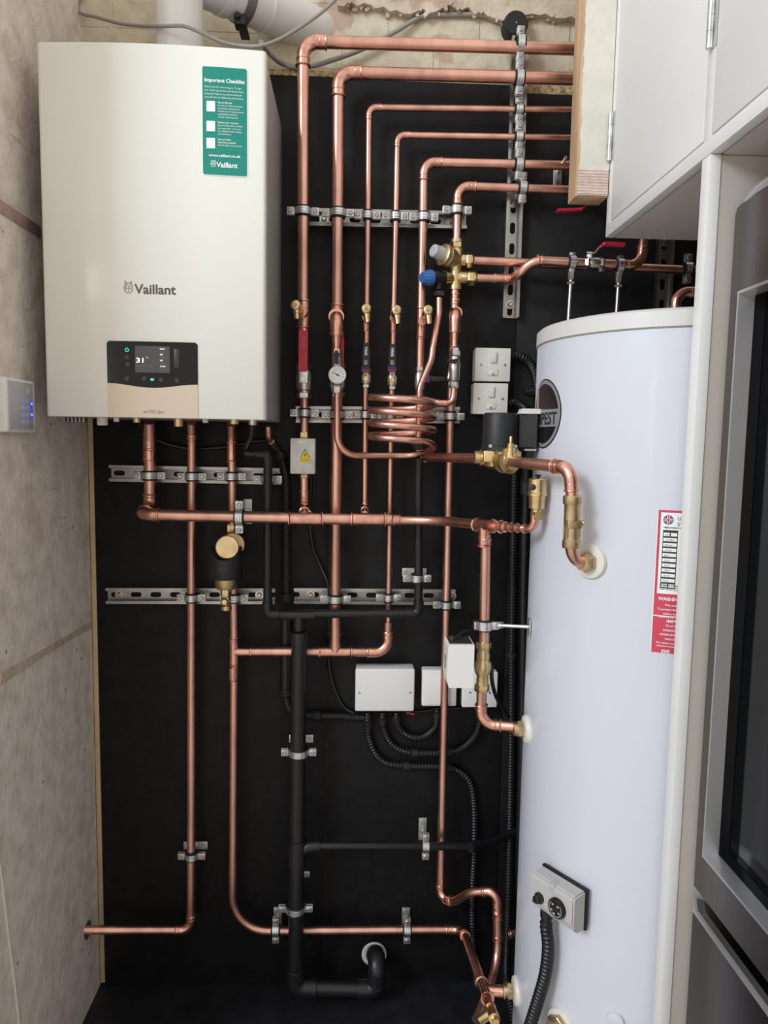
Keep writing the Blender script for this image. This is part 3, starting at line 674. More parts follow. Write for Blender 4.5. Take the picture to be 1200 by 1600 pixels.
h = MB(); h.box(P(474, 588, .0895), (.021, .0025, .03), bev=.0008); h.hexn(P(474, 592, .09), FW, .006, .0075); h.cyl(P(474, 592, .096), P(474, 592, .0995), .0035, 12); put('stem_nut', h, ZINC, t)
h = MB(); h.lathe(P(475.5, 514.5, .0955), FW, [(0, .003), (.0006, .003)], 14); put('hanging_hole', h, ZINC_WHITE, hd)
text('lettering', 'WRAS', P(477.5, 543, .0953)+V((0, -.0006, 0)), Z1*-1 if False else Z1, X1*-1, .0125, MATS.get('emboss') or mat('emboss', (.62, .12, .17), .4), hd, .026, bold=.02)
text('lettering', 'CE', P(477.5, 563, .0953)+V((0, -.0006, 0)), Z1, X1*-1, .011, MATS['emboss'], hd, .011)
t = thing('lever_valve', 'nickel valve with red lever half hidden behind the pressure gauge', 'valve', P(527, 622, D28))
b0 = P(526.5, 620, D28); b1 = P(527, 566, D28); put('body', nutted(MB(), b0, (b1-b0).normalized(), (b1-b0).length, .0165), NICKEL, t)
pv = P(531, 592, .082); put('stem', MB().cyl(P(527, 592, D28), pv, .009, 18), NICKEL, t)
a = P(531, 586, .083); b = P(532, 524, .083); h = MB(); h.prism([(-.009, 0), (.009, 0), (.009, .088), (.004, .095), (-.004, .095), (-.009, .088)], a, X1, (b-a).normalized(), .005); put('handle', h, RED, t, label='red plastic coated lever')
def small_valve(label, px, d, y0, y1, yl0, yl1, side=None):
    t = thing('lever_valve', label, 'valve', P(px, y0, d)); b0 = P(px, y0, d); b1 = P(px, y1, d); L = (b1-b0).length; up = (b1-b0).normalized()
    put('body', nutted(MB(), b0, up, L, .0115), NICKEL, t)
    if side is None:
        piv = P(px, (y0+y1)/2, .078); put('stem', MB().cyl(b0.lerp(b1, .5), piv, .0065, 14), BRASS, t)
        a = P(px, yl0, .08); b = P(px+.8, yl1, .08); L2 = (b-a).length; u2 = (b-a).normalized(); w_ = .0105
        h = MB(); h.prism([(-w_*.8, .012), (w_*.8, .012), (w_*.8, L2*.6), (w_*.62, L2), (-w_*.62, L2), (-w_*.8, L2*.6)], a, X1, u2, .007); hd = put('handle', h, BLACKP, t, label='black lever')
        put('rim', MB().box(a+u2*.0085, (.021, .009, .0055), bev=.0012), BLUE2, hd, label='blue band'); put('rim', MB().box(a+u2*.003, (.022, .009, .0055), bev=.0012), REDT, hd, label='red band')
        put('stem_nut', MB().hexn(piv+V((0, .004, 0)), FW, .007, .006), BRASS, t)
        for s, f, z_ in (('WRAS', .3, .021), ('CE', .12, .010)): pass
        o_ = a+u2*(L2*.86)+FW*.0072; text('lettering', 'WRAS', o_+X1*-.0035, u2*-1, X1, .0095, PRINTW, hd, .021, bold=.02, lift=.0003)
        o_ = a+u2*(L2*.40)+FW*.0072; text('lettering', 'CE', o_+X1*-.0035, u2*-1, X1, .009, PRINTW, hd, .010, lift=.0003)
    else:
        piv = P(px+5, 592, d+.02); put('stem', MB().cyl(b0.lerp(b1, .5), piv, .0065, 14), NICKEL, t)
        a = P(668, 592, d+.02); b = P(702, 592.5, d+.02); L2 = (b-a).length; h = MB(); h.box(a.lerp(b, .53), (L2*.78, .008, .013), bev=.0025); hd = put('handle', h, BLACKP, t, label='black lever')
        put('rim', MB().box(a+X1*.004, (.005, .010, .018), bev=.001), BLUE2, hd, label='blue band'); put('rim', MB().box(a+X1*-.001, (.005, .010, .018), bev=.001), REDT, hd, label='red band')
        put('tip', MB().cyl(b+X1*-.006, b+X1*.004, .004, 12), NICKEL, t)
    return t
small_valve('nickel valve with black lever on the left thin pipe above the coil', 571.5, D15, 606, 578, 581, 536)
small_valve('nickel valve with black lever on the right thin pipe above the coil', 612.5, D15, 609, 579, 580, 538)
small_valve('nickel valve with its black lever turned right, behind the wavy copper pipe', 655.5, D22, 620, 574, 0, 0, 'r')
p3b = pipe('thin copper pipe from the left black lever valve to the main horizontal pipe', [P(571, 600, D15), P(570, 795, D15), P(570, 803, .135)], R15, 'e', s=.5)
p4b = pipe('thin copper pipe passing behind the coil down to the lower elbow', [P(612, 604, D15), P(606.5, 978, D15)], R15)
p5b = pipe('copper pipe behind the coil turning right towards the pump', [P(655, 612, D22), P(654.5, 714, D22), P(752, 716.5, .36)], .0105, 'e', R=.024)
# the long pipes hanging below
p2b = pipe('thick copper pipe running from the pressure gauge down to the lower tee', [P(526.5, 610, D28), P(524, 940, D28), P(524, 1014, .052)], R28)
M1 = .14
mlab = 'main horizontal copper pipe crossing in front of the others below the boiler'
q0 = P(217, 804, M1); q1 = P(618, 813, M1); q2 = P(688, 813, M1+.006); q3 = P(757, 821, .36); q4 = P(834, 827, .475); q5 = P(837.5, 790, .475)
pm = thing('copper_pipe', mlab, 'pipe', q3)
bup = P(233.5, 665, D28); bdn = P(234.5, 795, D28); qq = P(217, 804, M1)
pts, arcs = arc_fillet([(P(233, 660, D28+.02), 0), (P(233.5, 690, D28), .05), (P(234.5, 797, D28), .030), (q0, .034), (q1, 0)], 12)
put('pipe', MB().tube(pts, R28, 24), None or COPPER, pm)
for a_ in arcs[1:]: elbow(pm, a_, R28, s=.42)
for y in (672, 693, 712): coupling(pm, P(233.2, y, D28), Z1, R28*.98, .026, name='coupling')
tee(pm, P(478, 811, M1), X1, V((0, 1, .05)), R28, .082, .05, R22); tee(pm, P(575.5, 811.5, M1), X1, V((0, 1, .05)), R28, .082, .045, R15)
coupling(pm, P(613.5, 812, M1), X1, R28, .036, r2=R22*1.05)
pts, arcs = arc_fillet([(q1, 0), (q2, .14), (q3, 0)], 14); put('pipe', MB().tube(pts, R22, 20), COPPER, pm)
axm = (q3-q2).normalized(); tee(pm, q3, (q4-q3).normalized()*.6+axm*.4, Z1*-1, R22, .06, .045, R22)
coupling(pm, q3.lerp(q4, .45), (q4-q3), R22*.95, .03, r2=R15); coupling(pm, q3.lerp(q4, .62), (q4-q3), R15, .02)
pts, arcs = arc_fillet([(q3, 0), (q4, .02), (q5, 0)], 10); put('pipe', MB().tube(pts, R15, 18), COPPER, pm); elbow(pm, arcs[0], R15, s=.6)
p1c = pipe('short copper pipe between the grey box and the main horizontal pipe', [P(475.5, 738, D22), P(475.5, 797, D22), P(476, 806, .13)], R22, 'e', s=.5, R=.024)
coupling(p1c, P(475.5, 776, D22), Z1, R22, .03)
B2 = pipe('long copper pipe from the boiler down to the hole in the left wall', [P(299, 660.5, D22+.03), P(299.5, 690, D22), P(298.5, 1453, D22), PX(133, 1453, XL)+V((-.02, 0, 0))], R22, 'be', s=.6)
B2.children[0]
coupling(B2, P(299.2, 672, D22+.01), Z1, R22, .045); coupling(B2, P(299.3, 686, D22), Z1, R22, .02)
q = PX(136, 1453, XL); tag(put('pipe_sleeve', MB().ring((XL+.0005, q.y, q.z), X1, .013, .022, .002), mat('hole_dark', (.10, .08, .07), .9)), 'dark worn edge of the hole in the left wall round the low copper pipe', 'hole')
B3 = pipe('copper pipe from the boiler passing behind the main pipe and the filter', [P(361.5, 662.5, D22+.03), P(362, 690, D22), P(366, 1010, D22)], R22, 'b')
for y in (668, 684, 706): coupling(B3, P(362, y, D22), Z1, R22, .03 if y != 706 else .05)
B3b = pipe('copper pipe below the lower tee, sweeping right along the floor', [P(366, 1010, D22), (P(363, 1455, D22), .095), (P(723, 1452, D22), .03), P(757, 1548, .385)], R22, 'be', s=.75)
tee(B3b, P(365.5, 1018, D22), Z1, X1, R22, .075, .045); coupling(B3b, P(364.5, 1053, D22), Z1, R22, .035)
tp = pipe('short horizontal copper pipe between the lower tees behind the waste pipe', [P(372, 1018, .050), P(606, 1018.5, .050), P(606.5, 972, .047)], .0122, 'e', R=.034)
tee(tp, P(524, 1018.5, .050), X1, Z1, .0125, .085, .05, R28*.95); coupling(tp, P(606.5, 985, .047), Z1, .0122, .03, r2=R15)
p6b = pipe('long copper pipe from the brass valve down past the coil', [P(711, 450, D22), P(703.5, 660, D22), P(690, 1300, D22), P(687.5, 1407, D22), P(712, 1407, .09), P(735, 1394, .13), P(777, 1391, .16), P(778, 1500, .17), P(764, 1548, .25), P(744, 1595, .32)], R22, '..ebbebb', s=.5, R=.022)
tee(p6b, P(710.5, 492, D22), Z1, FW, R22, .07, .03); coupling(p6b, P(711, 468, D22), Z1, R22, .025); coupling(p6b, P(778, 1430, .165), Z1, R22, .02); coupling(p6b, P(778, 1465, .166), Z1, R22, .012)

# ================================================================== BRASS PRESSURE VALVE, RELIEF VALVE
t = thing('pressure_valve', 'brass multi port pressure reducing valve with grey cap', 'valve', P(712, 450, D22))
c0 = P(713.5, 374, D22); c1 = P(711, 453, D22); ax = (c0-c1).normalized(); L = (c0-c1).length; mb = MB()
mb.lathe(c1, ax, [(0, .0165), (L*.09, .0165), (L*.10, .0145), (L*.30, .0150), (L*.45, .0145), (L*.55, .019), (L*.74, .019), (L*.82, .0145), (L*.84, .013), (L, .013)], 28)
mb.hexn(c0-ax*.022, ax, .013, .0185, X1); mb.lathe(c0-ax*.009, ax, [(0, .017), (.009, .0145)], 24)
put('body', mb, BRASS, t)
ca = P(714, 402, D22); 
dirb = (P(690, 399, .075)-P(712, 409, D22)).normalized(); s0 = P(714, 408, D22)
mb = MB(); mb.lathe(s0, dirb, [(0, .017), (.010, .020), (.022, .0245), (.034, .0255), (.036, .0235), (.038, .0265), (.047, .0262), (.050, .020)], 32); put('bonnet', mb, BRASS_DULL, t)
mb = MB(); e = s0+dirb*.050; mb.lathe(e, dirb, [(0, .0165), (.004, .0165), (.026, .0150), (.0285, .012)], 24)
for k in range(7): mb.torus(e+dirb*(.005+.003*k), dirb, .0163-.0003*k, .0006, 24, 6)
put('cap', mb, LGREYP, t, label='grey ribbed cap')
for yy, x0, x1, nm in ((406.5, 716, 740, 'outlet'), (434, 716, 745, 'outlet')):
    a = P(x0, yy, D22); b = P(x1, yy+.5, D22); u = (b-a).normalized(); l = (b-a).length; mb = MB()
    mb.lathe(a, u, [(0, .0155), (l*.45, .0155), (l*.46, .012), (l*.5, .012)], 24); mb.hexn(a+u*l*.5, u, l*.38, .0185, Z1); mb.lathe(a+u*l*.88, u, [(0, .0165), (l*.12, .013)], 24)
    if yy > 420:
        for k in range(3): mb.torus(a+u*(l*.15+.004*k), u, .0155, .001, 24, 6)
    put(nm, mb, BRASS, t)
t = thing('relief_valve', 'safety relief valve with blue knob beside the brass pressure valve', 'valve', P(686, 458, D22))
a = P(712, 434, D22); b = P(696, 434, .063); u = (b-a).normalized(); mb = MB(); mb.lathe(b-u*.006, u, [(-.006, .015), (.006, .0155), (.007, .017), (.011, .017)], 24); put('clip_collar', mb, BRASS, t)
e = b+u*.006; mb = MB(); mb.lathe(e, u, [(0, .0125), (.012, .0125), (.013, .0155), (.020, .0155), (.021, .0175), (.034, .0178)], 28); mb.cyl(P(685, 436, .070), P(686, 452, .070), .008, 18); mb.hexn(P(686, 455, .070), -Z1, .012, .0125, X1); put('body', mb, BLACKP, t)
e2 = e+u*.034; mb = MB(); mb.lathe(e2, u, [(0, .0185), (.004, .0188), (.026, .0130), (.0275, .0115)], 28)
for k in range(14):
    a_ = 2*PI*k/14; ww = V((0, math.cos(a_), math.sin(a_))); mb.cyl(e2+u*.004+ww*.0185, e2+u*.025+ww*.0130, .0012, 6)
put('knob', mb, BLUE, t, label='blue ribbed knob')
pipe('thin wavy copper discharge pipe dropping from the blue relief valve behind the coil', [P(686, 466, .070), (P(686, 492, .076), .05), (P(676, 545, .10), .07), (P(674, 562, .105), .07), (P(655.5, 606, .12), .06), P(654, 690, .118)], R15, 'bbbb')
mb = MB(); q = P(653, 700, .10); mb.lathe(P(653, 703, .11), Z1, [(0, .009), (.012, .0175), (.03, .0185), (.031, .016), (.012, .012)], 24, False); tag(put('drain_funnel', mb, BLACKP), 'small black drain funnel under the copper coil', 'funnel')

# crossover to the two right hand pipes
pA = pipe('copper pipe from the brass valve running right above the cylinder', [P(737, 407, D22), P(1120, 424, .065)], R22)
pB = pipe('copper pipe hopping over the other and turning up under the white cupboard', [P(742, 434.5, D22), P(797, 436, D22+.004), (P(812, 428, .09), .03), (P(832, 406.5, .112), .05), (P(1001, 415, .112), .03), P(1008, 352, .112)], R22, '.bbe', R=.026, s=.7)
coupling(pB, P(778, 435.5, D22), X1, R22, .022); coupling(pB, P(796, 436, D22+.004), X1, R22, .016); coupling(pB, P(843, 407.5, .112), X1, R22, .012); coupling(pB, P(1006.5, 370, .112), Z1, R22, .012)
t = thing('lever_valve', 'valve with red lever on the pipe between the two rod clips', 'valve', P(928, 412, .113))
mb = MB(); q = P(928, 411.5, .113); mb.lathe(q-X1*.024, X1, [(0, .0125), (.006, .0165), (.018, .0125), (.030, .0125), (.042, .0165), (.048, .0125)], 6); mb.lathe(q-X1*.016, X1, [(0, .012), (.008, .0145), (.024, .0145), (.032, .012)], 20); mb.box(q+V((.018, 0, -.016)), (.012, .014, .008), bev=.001); put('body', mb, NICKEL, t)
mb = MB(); s0 = P(921, 398, .113); mb.cyl(P(921, 408, .113), s0, .0065, 14); put('stem', mb, WHITEP, t)
mb = MB(); mb.hexn(s0+V((0, 0, .001)), Z1, .006, .0065); hp = smooth([s0+V((-.005, 0, .004)), P(928, 395, .125), P(935, 388, .14), P(939, 384, .15)], 6); mb.tube(hp, .0028, 8); put('stem_nut', mb, NICKEL, t)
hp = smooth([P(937, 386, .145), P(942, 382, .155), P(950, 381.5, .155), P(975, 383, .155)], 8); mb = MB()
mb.loft([[q+V((0, -sy*.009, sz*.0035)) for sy, sz in ((-1, -.6), (-.9, -1), (.9, -1), (1, -.6), (1, .6), (.9, 1), (-.9, 1), (-1, .6))] for q in hp]); put('handle', mb, RED, t, label='red plastic coated lever')
t = thing('lever_valve', 'red lever poking out below the timber post end', 'valve', P(915, 322, .07))
mb = MB(); mb.lathe(P(900, 299, .05), X1, [(0, .013), (.01, .016), (.04, .016), (.05, .013)], 6); mb.cyl(P(922, 300, .05), P(922, 316, .055), .006, 12); put('body', mb, NICKEL, t)
hp = smooth([P(922, 316, .06), P(917, 321, .08), P(910, 327, .10), P(900, 328.5, .10), P(870, 329.5, .10)], 6); mb = MB()
mb.loft([[q+V((0, -sy*.009, sz*.003)) for sy, sz in ((-1, -.6), (-.9, -1), (.9, -1), (1, -.6), (1, .6), (.9, 1), (-.9, 1), (-1, .6))] for q in hp]); put('handle', mb, RED, t, label='red plastic coated lever')
for px, lb, bx, by_ in ((893.5, 'rod clip on the cylinder top left of the small red lever', 886, 497), (968, 'rod clip on the cylinder top right of the small red lever', 962, 488)):
    q = P(px, 410 if px < 900 else 415, .112); t = thing('pipe_stand', 'zinc '+lb, 'bracket', V((q.x-.004, q.y-.0, CTOP+.003)))
    put('liner', MB().ring(q-X1*.010, X1, R22+.0004, R22+.004, .020), BLACKR, t)
    mb = MB(); mb.ring(q-X1*.007, X1, R22+.0042, R22+.0062, .014); 
    for s in (-1, 1): mb.box(q+V((0, -.007*s*0, s*(R22+.008))), (.014, .012, .007), bev=.001); mb.box(q+V((0, -.022, s*(R22*.2+.0))), (.014, .004, .006))
    put('band', mb, ZINC, t)
    rb = V((q.x-.004, q.y, CTOP+.003)); rt = q+V((0, 0, -R22-.008)); mb = MB(); mb.hexn(rt, V((0, 0, -1)), .022, .0075); mb.hexn(rt+V((0, 0, -.026)), V((0, 0, -1)), .006, .010); put('nut', mb, ZINC, t)
    mb = MB(); mb.cyl(rb, rt, .0048, 14)
    put('rod', mb, ZINC, t); mb = MB(); mb.hexn(rb+V((0, 0, .036)), Z1, .010, .0085); mb.lathe(rb, Z1, [(0, .016), (.003, .016)], 20); put('foot', mb, ZINC, t)

# ================================================================== COIL AND FILLING LINKS
t = thing('filling_link', 'copper elbow and check valve dropping to the pressure gauge', 'valve', P(526, 610, .11))
q = P(525, 496, .115); qb = P(527, 560, .115)
pts, arcs = arc_fillet([(P(526, 498, D28+.02), 0), (P(525.5, 494, .113), .022), (P(526, 525, .113), 0)], 10); mb = MB(); mb.tube(pts, .0160, 22); put('elbow', mb, COPPER_FIT, t)
mb = MB(); e = P(525.8, 521, .113); mb.lathe(e, Z1*-1, [(0, .0185), (.003, .0185), (.004, .0125), (.02, .0115), (.028, .0095), (.038, .0095), (.039, .0115), (.042, .0115)], 24); put('reducer', mb, COPPER_FIT, t)
e = P(526.5, 546, .113); mb = MB(); mb.hexn(e, -Z1, .016, .0125, X1); mb.lathe(e-Z1*.016, -Z1, [(0, .009), (.002, .012), (.03, .0125), (.045, .0115)], 22); mb.hexn(P(526.5, 601, .113), -Z1, .020, .0135, X1); mb.cyl(e-Z1*.06, P(526.5, 603, .113), .010, 18); put('body', mb, NICKEL, t)
put('lever', MB().box(P(525.8, 558, .136), (.0085, .009, .030), bev=.002).box(P(525.8, 553, .130), (.022, .004, .004)).lathe(P(526.2, 566, .136), FW, [(0, .005), (.006, .0045)], 14), BLACKP, t)
gq = P(527.2, 586, .135); gt = thing('pressure_gauge', 'small round white dial pressure gauge on the second copper pipe', 'gauge', gq-Z1*.02)
mb = MB(); mb.lathe(gq, FW, [(-.012, .006), (-.011, .0185), (.004, .0205), (.006, .0205), (.0065, .0185)], 36); put('case', mb, GREYP, gt)
mb = MB(); mb.lathe(gq+FW*.0066, FW, [(0, .0185), (.0004, .0185)], 36); gd_ = put('dial', mb, PRINTW, gt)
mb = MB(); mb.ring(gq+FW*.0055, FW, .0185, .0206, .0028, 36); put('bezel', mb, mat('bezel_pale', (.62, .62, .62), .35), gt)
mb = MB()
for k in range(11):
    a_ = -.8+4.75*k/10; dd = V((math.cos(a_), 0, math.sin(a_))); pp_ = V((-dd.z, 0, dd.x)); c = gq+FW*.0073
    mb.quad(c+dd*.0125-pp_*.0004, c+dd*.0155-pp_*.0004, c+dd*.0155+pp_*.0004, c+dd*.0125+pp_*.0004)
put('dial_marks', mb, PRINTK, gd_)
for s, dx, dz in (('0', -.009, -.0085), ('1', -.0125, .001), ('2', -.005, .0085), ('3', .0068, .006), ('4', .0075, -.007)): text('lettering', s, gq+V((dx, 0, dz)), X1, Z1, .0042, PRINTK, gd_, lift=.0073)
nd = V((-.9, 0, .5)).normalized(); np_ = V((-nd.z, 0, nd.x)); c = gq+FW*.0078
put('needle', MB().quad(c-nd*.006-np_*.0012, c+nd*.013-np_*.0004, c+nd*.013+np_*.0004, c-nd*.006+np_*.0012).lathe(gq+FW*.0072, FW, [(0, .0022), (.001, .0018)], 12), PRINTK, gd_)

cc = P(628, 660, .150); Rc = .0745; ct = thing('copper_coil', 'copper pipe wound into a coil of four turns between two valves', 'coil', V((cc.x, -.150, P(628, 712, .15).z)))
def cz(py, d=.15): return P(628, py, d).z
hel = []; N = 4*40; zt, zb = cz(616.5), cz(697)
for k in range(N+1):
    a_ = .45*PI-2*PI*4*k/N   # start at the back right, wind down through left, front, right
    # angle measured so that 0 = right, PI/2 = back
    ang = PI*.5+2*PI*4*k/N+.0
    fz = zt+(zb-zt)*k/N
    hel.append(V((cc.x+Rc*math.cos(ang), -.150+Rc*math.sin(ang), fz)))
# from the elbow on the right into the back of the first turn, then down, then out along the bottom
lead_in = [P(709, 606, .10), P(708.5, 618, .10), P(706, 626, .10), P(698, 630, .10), P(686, 629.5, .098), P(665, 624, .085)]
k0 = int(N*3.62/4.0); zlow = P(640, 712.3, .0755).z; z0 = hel[k0].z; tail = []
for k in range(k0, N+1):
    f = (k-k0)/(N-k0); f = f*f*(3-2*f); q = hel[k].copy(); q.z = hel[k].z*(1-f)+zlow*f; tail.append(q)
pts2, _ = arc_fillet([(P(526.5, 608, .113), 0), (P(527.3, 712, .113), .05), (tail[-1]+V((-.012, 0, 0)), 0)], 14)
full = smooth(lead_in, 5)+hel[4:k0]+tail+pts2[::-1]
clean = [full[0]]
for p in full[1:]:
    if (p-clean[-1]).length > .0025: clean.append(p)
put('coil', MB().tube(clean, .0080, 16), COPPER, ct)
coupling(ct, P(692, 630, .099), X1, .008, .022)
t = thing('filling_link', 'small nickel check valve with black tap right of the coil', 'valve', P(709, 612, .10))
pts, arcs = arc_fillet([(P(710.5, 492, D22+.02), 0), (P(711, 488, .10), .018), (P(711, 520, .10), 0)], 10); put('elbow', MB().tube(pts, .0150, 22), COPPER_FIT, t)
e = P(711, 517, .10); mb = MB(); mb.lathe(e, -Z1, [(0, .0165), (.003, .0165), (.004, .0105), (.022, .0095), (.034, .0095), (.035, .0115), (.038, .0115)], 24); put('reducer', mb, COPPER_FIT, t)
e = P(711, 544, .10); mb = MB(); mb.hexn(e, -Z1, .018, .013, X1); mb.lathe(e-Z1*.018, -Z1, [(0, .009), (.004, .012), (.016, .012), (.022, .0145), (.038, .0125), (.055, .0125), (.06, .010)], 22); mb.hexn(P(708.5, 597, .10), -Z1, .014, .0125, X1); mb.cyl(P(706, 572, .09), P(702, 592, .09), .008, 12); put('body', mb, NICKEL, t)
put('lever', MB().box(P(707, 563.5, .118), (.026, .010, .0065), bev=.0015).lathe(P(713, 563.5, .123), FW, [(0, .0045), (.003, .004)], 12), BLACKP, t)

# ================================================================== GREY ACTUATOR BOX, MAGNETIC FILTER
t = thing('control_box', 'small grey metal box with yellow electric warning sticker', 'control box', P(474, 741, .05))
c = P(474, 712.5, .078); mb = MB(); mb.box(c, (.060, .05, .086), bev=.003); bx_o = put('box', mb, mat('grey_metal', (.62, .62, .60), .4, .25, .12, 40), t)
mb = MB(); y = -.1034; tri = [(-.0135, -.0115), (.0135, -.0115), (0, .0125)]; o_ = P(476.8, 709.5, .1034)
o_.y = y; mb.prism(tri, o_, X1, Z1, .0004); put('sticker', mb, PRINTK, bx_o); mb = MB(); tri = [(-.0110, -.0100), (.0110, -.0100), (0, .0095)]; mb.prism(tri, o_+FW*.0005, X1, Z1, .0003); put('sticker', mb, YELLOW, bx_o, label='yellow warning triangle')
mb = MB(); bolt = [(.001, .005), (-.0028, -.0008), (.0002, -.0008), (-.001, -.0058), (.0030, .0006), (.0002, .0006), (.0022, .005)]; mb.prism(bolt, o_+FW*.0009+Z1*-.002, X1, Z1, .0003); put('sticker', mb, PRINTK, bx_o, label='black lightning mark')
q = P(476.8, 719, .1034); put('sticker', MB().box((q.x, y-.0003, q.z), (.0255, .0006, .0118)), YELLOW, bx_o, label='yellow caution label')
text('lettering', 'CAUTION', V((q.x, y-.0007, q.z+.001)), X1, Z1, .0035, PRINTG, bx_o, .02, 'CENTER', .02); text('lettering', 'ISOLATE BEFORE OPENING', V((q.x, y-.0007, q.z-.003)), X1, Z1, .0026, PRINTG, bx_o, .021, 'CENTER')
q = P(474, 738.5, .1034); text('lettering', 'UNDO', V((q.x, y-.0003, q.z)), X1, Z1, .0035, PRINTG, bx_o, None, 'CENTER')
q = P(470.5, 690.5, .1034); put('screw', MB().lathe((q.x, y, q.z), FW, [(0, .0042), (.0012, .0038), (.0016, .002)], 14), NICKEL, bx_o)
put('nut', MB().hexn(P(475.5, 687, D22), Z1, .018, .0165, X1), BRASS, t); put('nut', MB().hexn(P(475.8, 747, D22), Z1, .012, .015, X1), BRASS_DULL, t)

t = thing('magnetic_filter', 'brass magnetic filter with black collar below the main pipe', 'filter', P(352, 950, .12))
fcx = P(353, 880, .125)
mb = MB(); b0 = P(362, 850, D22+.015); b1 = P(364, 851, .108); mb.lathe(b0, (b1-b0), [(0, .022), (.004, .029), ((b1-b0).length-.003, .029), ((b1-b0).length, .027)], 40); put('rear_flange', mb, BRASS_DULL, t)
mb = MB(); q = P(355, 856, .10); q2 = P(355, 855, .158); mb.lathe(q, q2-q, [(0, .0275), ((q2-q).length-.002, .0275), ((q2-q).length, .0255)], 40); put('front_cap', mb, BRASS, t, label='round brass front cap')
mb = MB(); q = V((fcx.x, fcx.y, 0)); zA = P(353, 903, .125).z; zB = P(353, 858, .125).z; rr = .0385; n_ = 40
rings = []
for k, (h, r_) in enumerate(((zA, rr*.97), (zA+.002, rr), (None, rr), (None, rr*.86))):
    rings.append([V((fcx.x+r_*math.cos(2*PI*j/n_), fcx.y+r_*math.sin(2*PI*j/n_), h if h is not None else zB-.012+.016*(math.cos(2*PI*j/n_)**2)+.010*math.sin(2*PI*j/n_))) for j in range(n_)])
mb.loft(rings); put('magnet_collar', mb, BLACKM, t, label='black collar')
text('lettering', 'MAG', V((fcx.x-.012, 0, (zA+zB)/2-.010)), X1, Z1, .012, MATS.get('emboss_k') or mat('emboss_k', (.035, .035, .037), .45), t, .02, bold=.02, wrap=lambda a, b: V((fcx.x-.014+a, fcx.y-math.sqrt(max(0, (rr+.0004)**2-(-.014+a)**2)), (zA+zB)/2-.012+b)))
mb = MB(); mb.lathe((fcx.x, fcx.y, zA-.026), Z1, [(0, .022), (.005, .0255), (.027, .0262)], 36); put('lower_body', mb, BRASS_DULL, t)
mb = MB(); zC = P(353, 948, .125).z; mb.hexn((fcx.x, fcx.y, zA-.045), Z1, .020, .0135, X1); mb.lathe((fcx.x, fcx.y, zC), Z1, [(0, .0075), (.012, .008), (.014, .012), (zA-.045-zC, .011)], 24); mb.lathe(P(353, 938, .125)+FW*.004, FW, [(0, .0105), (.010, .0105), (.012, .008), (.018, .006)], 20)
mb.lathe((fcx.x, fcx.y, zC-.008), Z1, [(0, .012), (.002, .013), (.010, .013), (.011, .011)], 14); put('drain_tap', mb, BRASS, t)
put('union_nut', MB().hexn(P(362, 832, D22), Z1, .022, .0165, X1), BRASS, t)

# ================================================================== PUMP
t = thing('pump', 'black circulating pump with brass body beside the white cylinder', 'pump', P(780, 735, .38))
pd = .40; pc = P(781, 700, pd); zb_ = P(781, 704, pd).z; zt_ = P(781, 645.5, pd).z; pr = .0352
mb = MB(); mb.lathe((pc.x, -pd, zb_), Z1, [(0, pr*1.07), (.009, pr*1.07), (.010, pr*1.02), (zt_-zb_-.005, pr), (zt_-zb_, pr*.93)], 44); put('motor', mb, BLACKM, t, label='black motor housing')
for sx in (-.72, .72): put('screw', MB().lathe((pc.x+sx*pr, -pd-pr*.78, zb_+.009), FW, [(0, .0038), (.004, .0035)], 12), ZINC, t)
a = P(809, 697, pd-.005); b = P(846, 643, pd-.005); mb = MB(); ex_ = P(808, 660, pd); ex2 = P(846, 660, pd)
poly = [(ex_.x, -pd+.02), (ex_.x+.002, -pd-.012), (ex2.x-.014, -pd-.022), (ex2.x-.003, -pd-.012), (ex2.x, -pd+.02)]
mb.prism(poly[::-1], V((0, 0, P(826, 699, pd).z)), X1, V((0, 1, 0)), P(826, 647, pd).z-P(826, 699, pd).z); put('terminal_box', mb, BLACKM, t, label='black terminal box')
mb = MB(); tz = P(826, 647, pd).z; mb.prism([(ex_.x+.002, 0), (ex2.x-.002, 0), (ex2.x-.004, .010), (ex_.x+.006, .010)], V((0, -pd+.012, tz)), X1, Z1, .03); put('label_plate', mb, WHITEP, t, label='white top plate')
mb = MB(); q = P(826, 702, pd); mb.box(q+V((0, 0, -.001)), (.024, .03, .004)); put('trim', mb, ZINC_WHITE, t)
mb = MB(); q = P(826, 709, pd); mb.lathe(q+V((0, 0, -.01)), Z1, [(0, .010), (.02, .011)], 16); put('cable_gland', mb, BLACKP, t)
mb = MB(); zl = P(781, 722, pd).z; mb.box((pc.x, -pd, (zb_+zl)/2), (.076, .06, zb_-zl), bev=.003)
mb.lathe((pc.x, -pd, P(781, 733, pd).z), Z1, [(0, .02), (.006, .031), (.02, .033)], 32); q = P(752, 715, pd-.01); mb.lathe(q+X1*-.014, X1, [(0, .0135), (.010, .0135), (.012, .017), (.018, .017)], 24)
put('brass_body', mb, BRASS, t)
fq = P(800, 720, pd+.035); fdir = V((.45, -.88, -.08)).normalized(); q = P(780, 716, pd+.008)
mb = MB(); mb.lathe(q, fdir, [(0, .020), (.012, .0225), (.014, .028), (.020, .028), (.022, .022), (.027, .022), (.028, .0275), (.036, .0275), (.038, .020), (.046, .018)], 36); put('outlet_flange', mb, BRASS, t)
mb = MB(); q = P(797.5, 709, pd+.048); mb.lathe(q+V((0, 0, -.012)), Z1, [(0, .0125), (.014, .0125), (.015, .0095), (.024, .0095), (.025, .0075), (.032, .0075), (.033, .0035), (.045, .0032), (.046, .0026)], 20); put('vent_screw', mb, BRASS, t)
CD = .60
po = pipe('copper pipe from the pump bending down in front of the cylinder', [P(799, 721, .455), P(822, 724, .50), P(892, 731, CD), P(894.5, 790, CD)], R22, 'be', R=.026, s=.8)
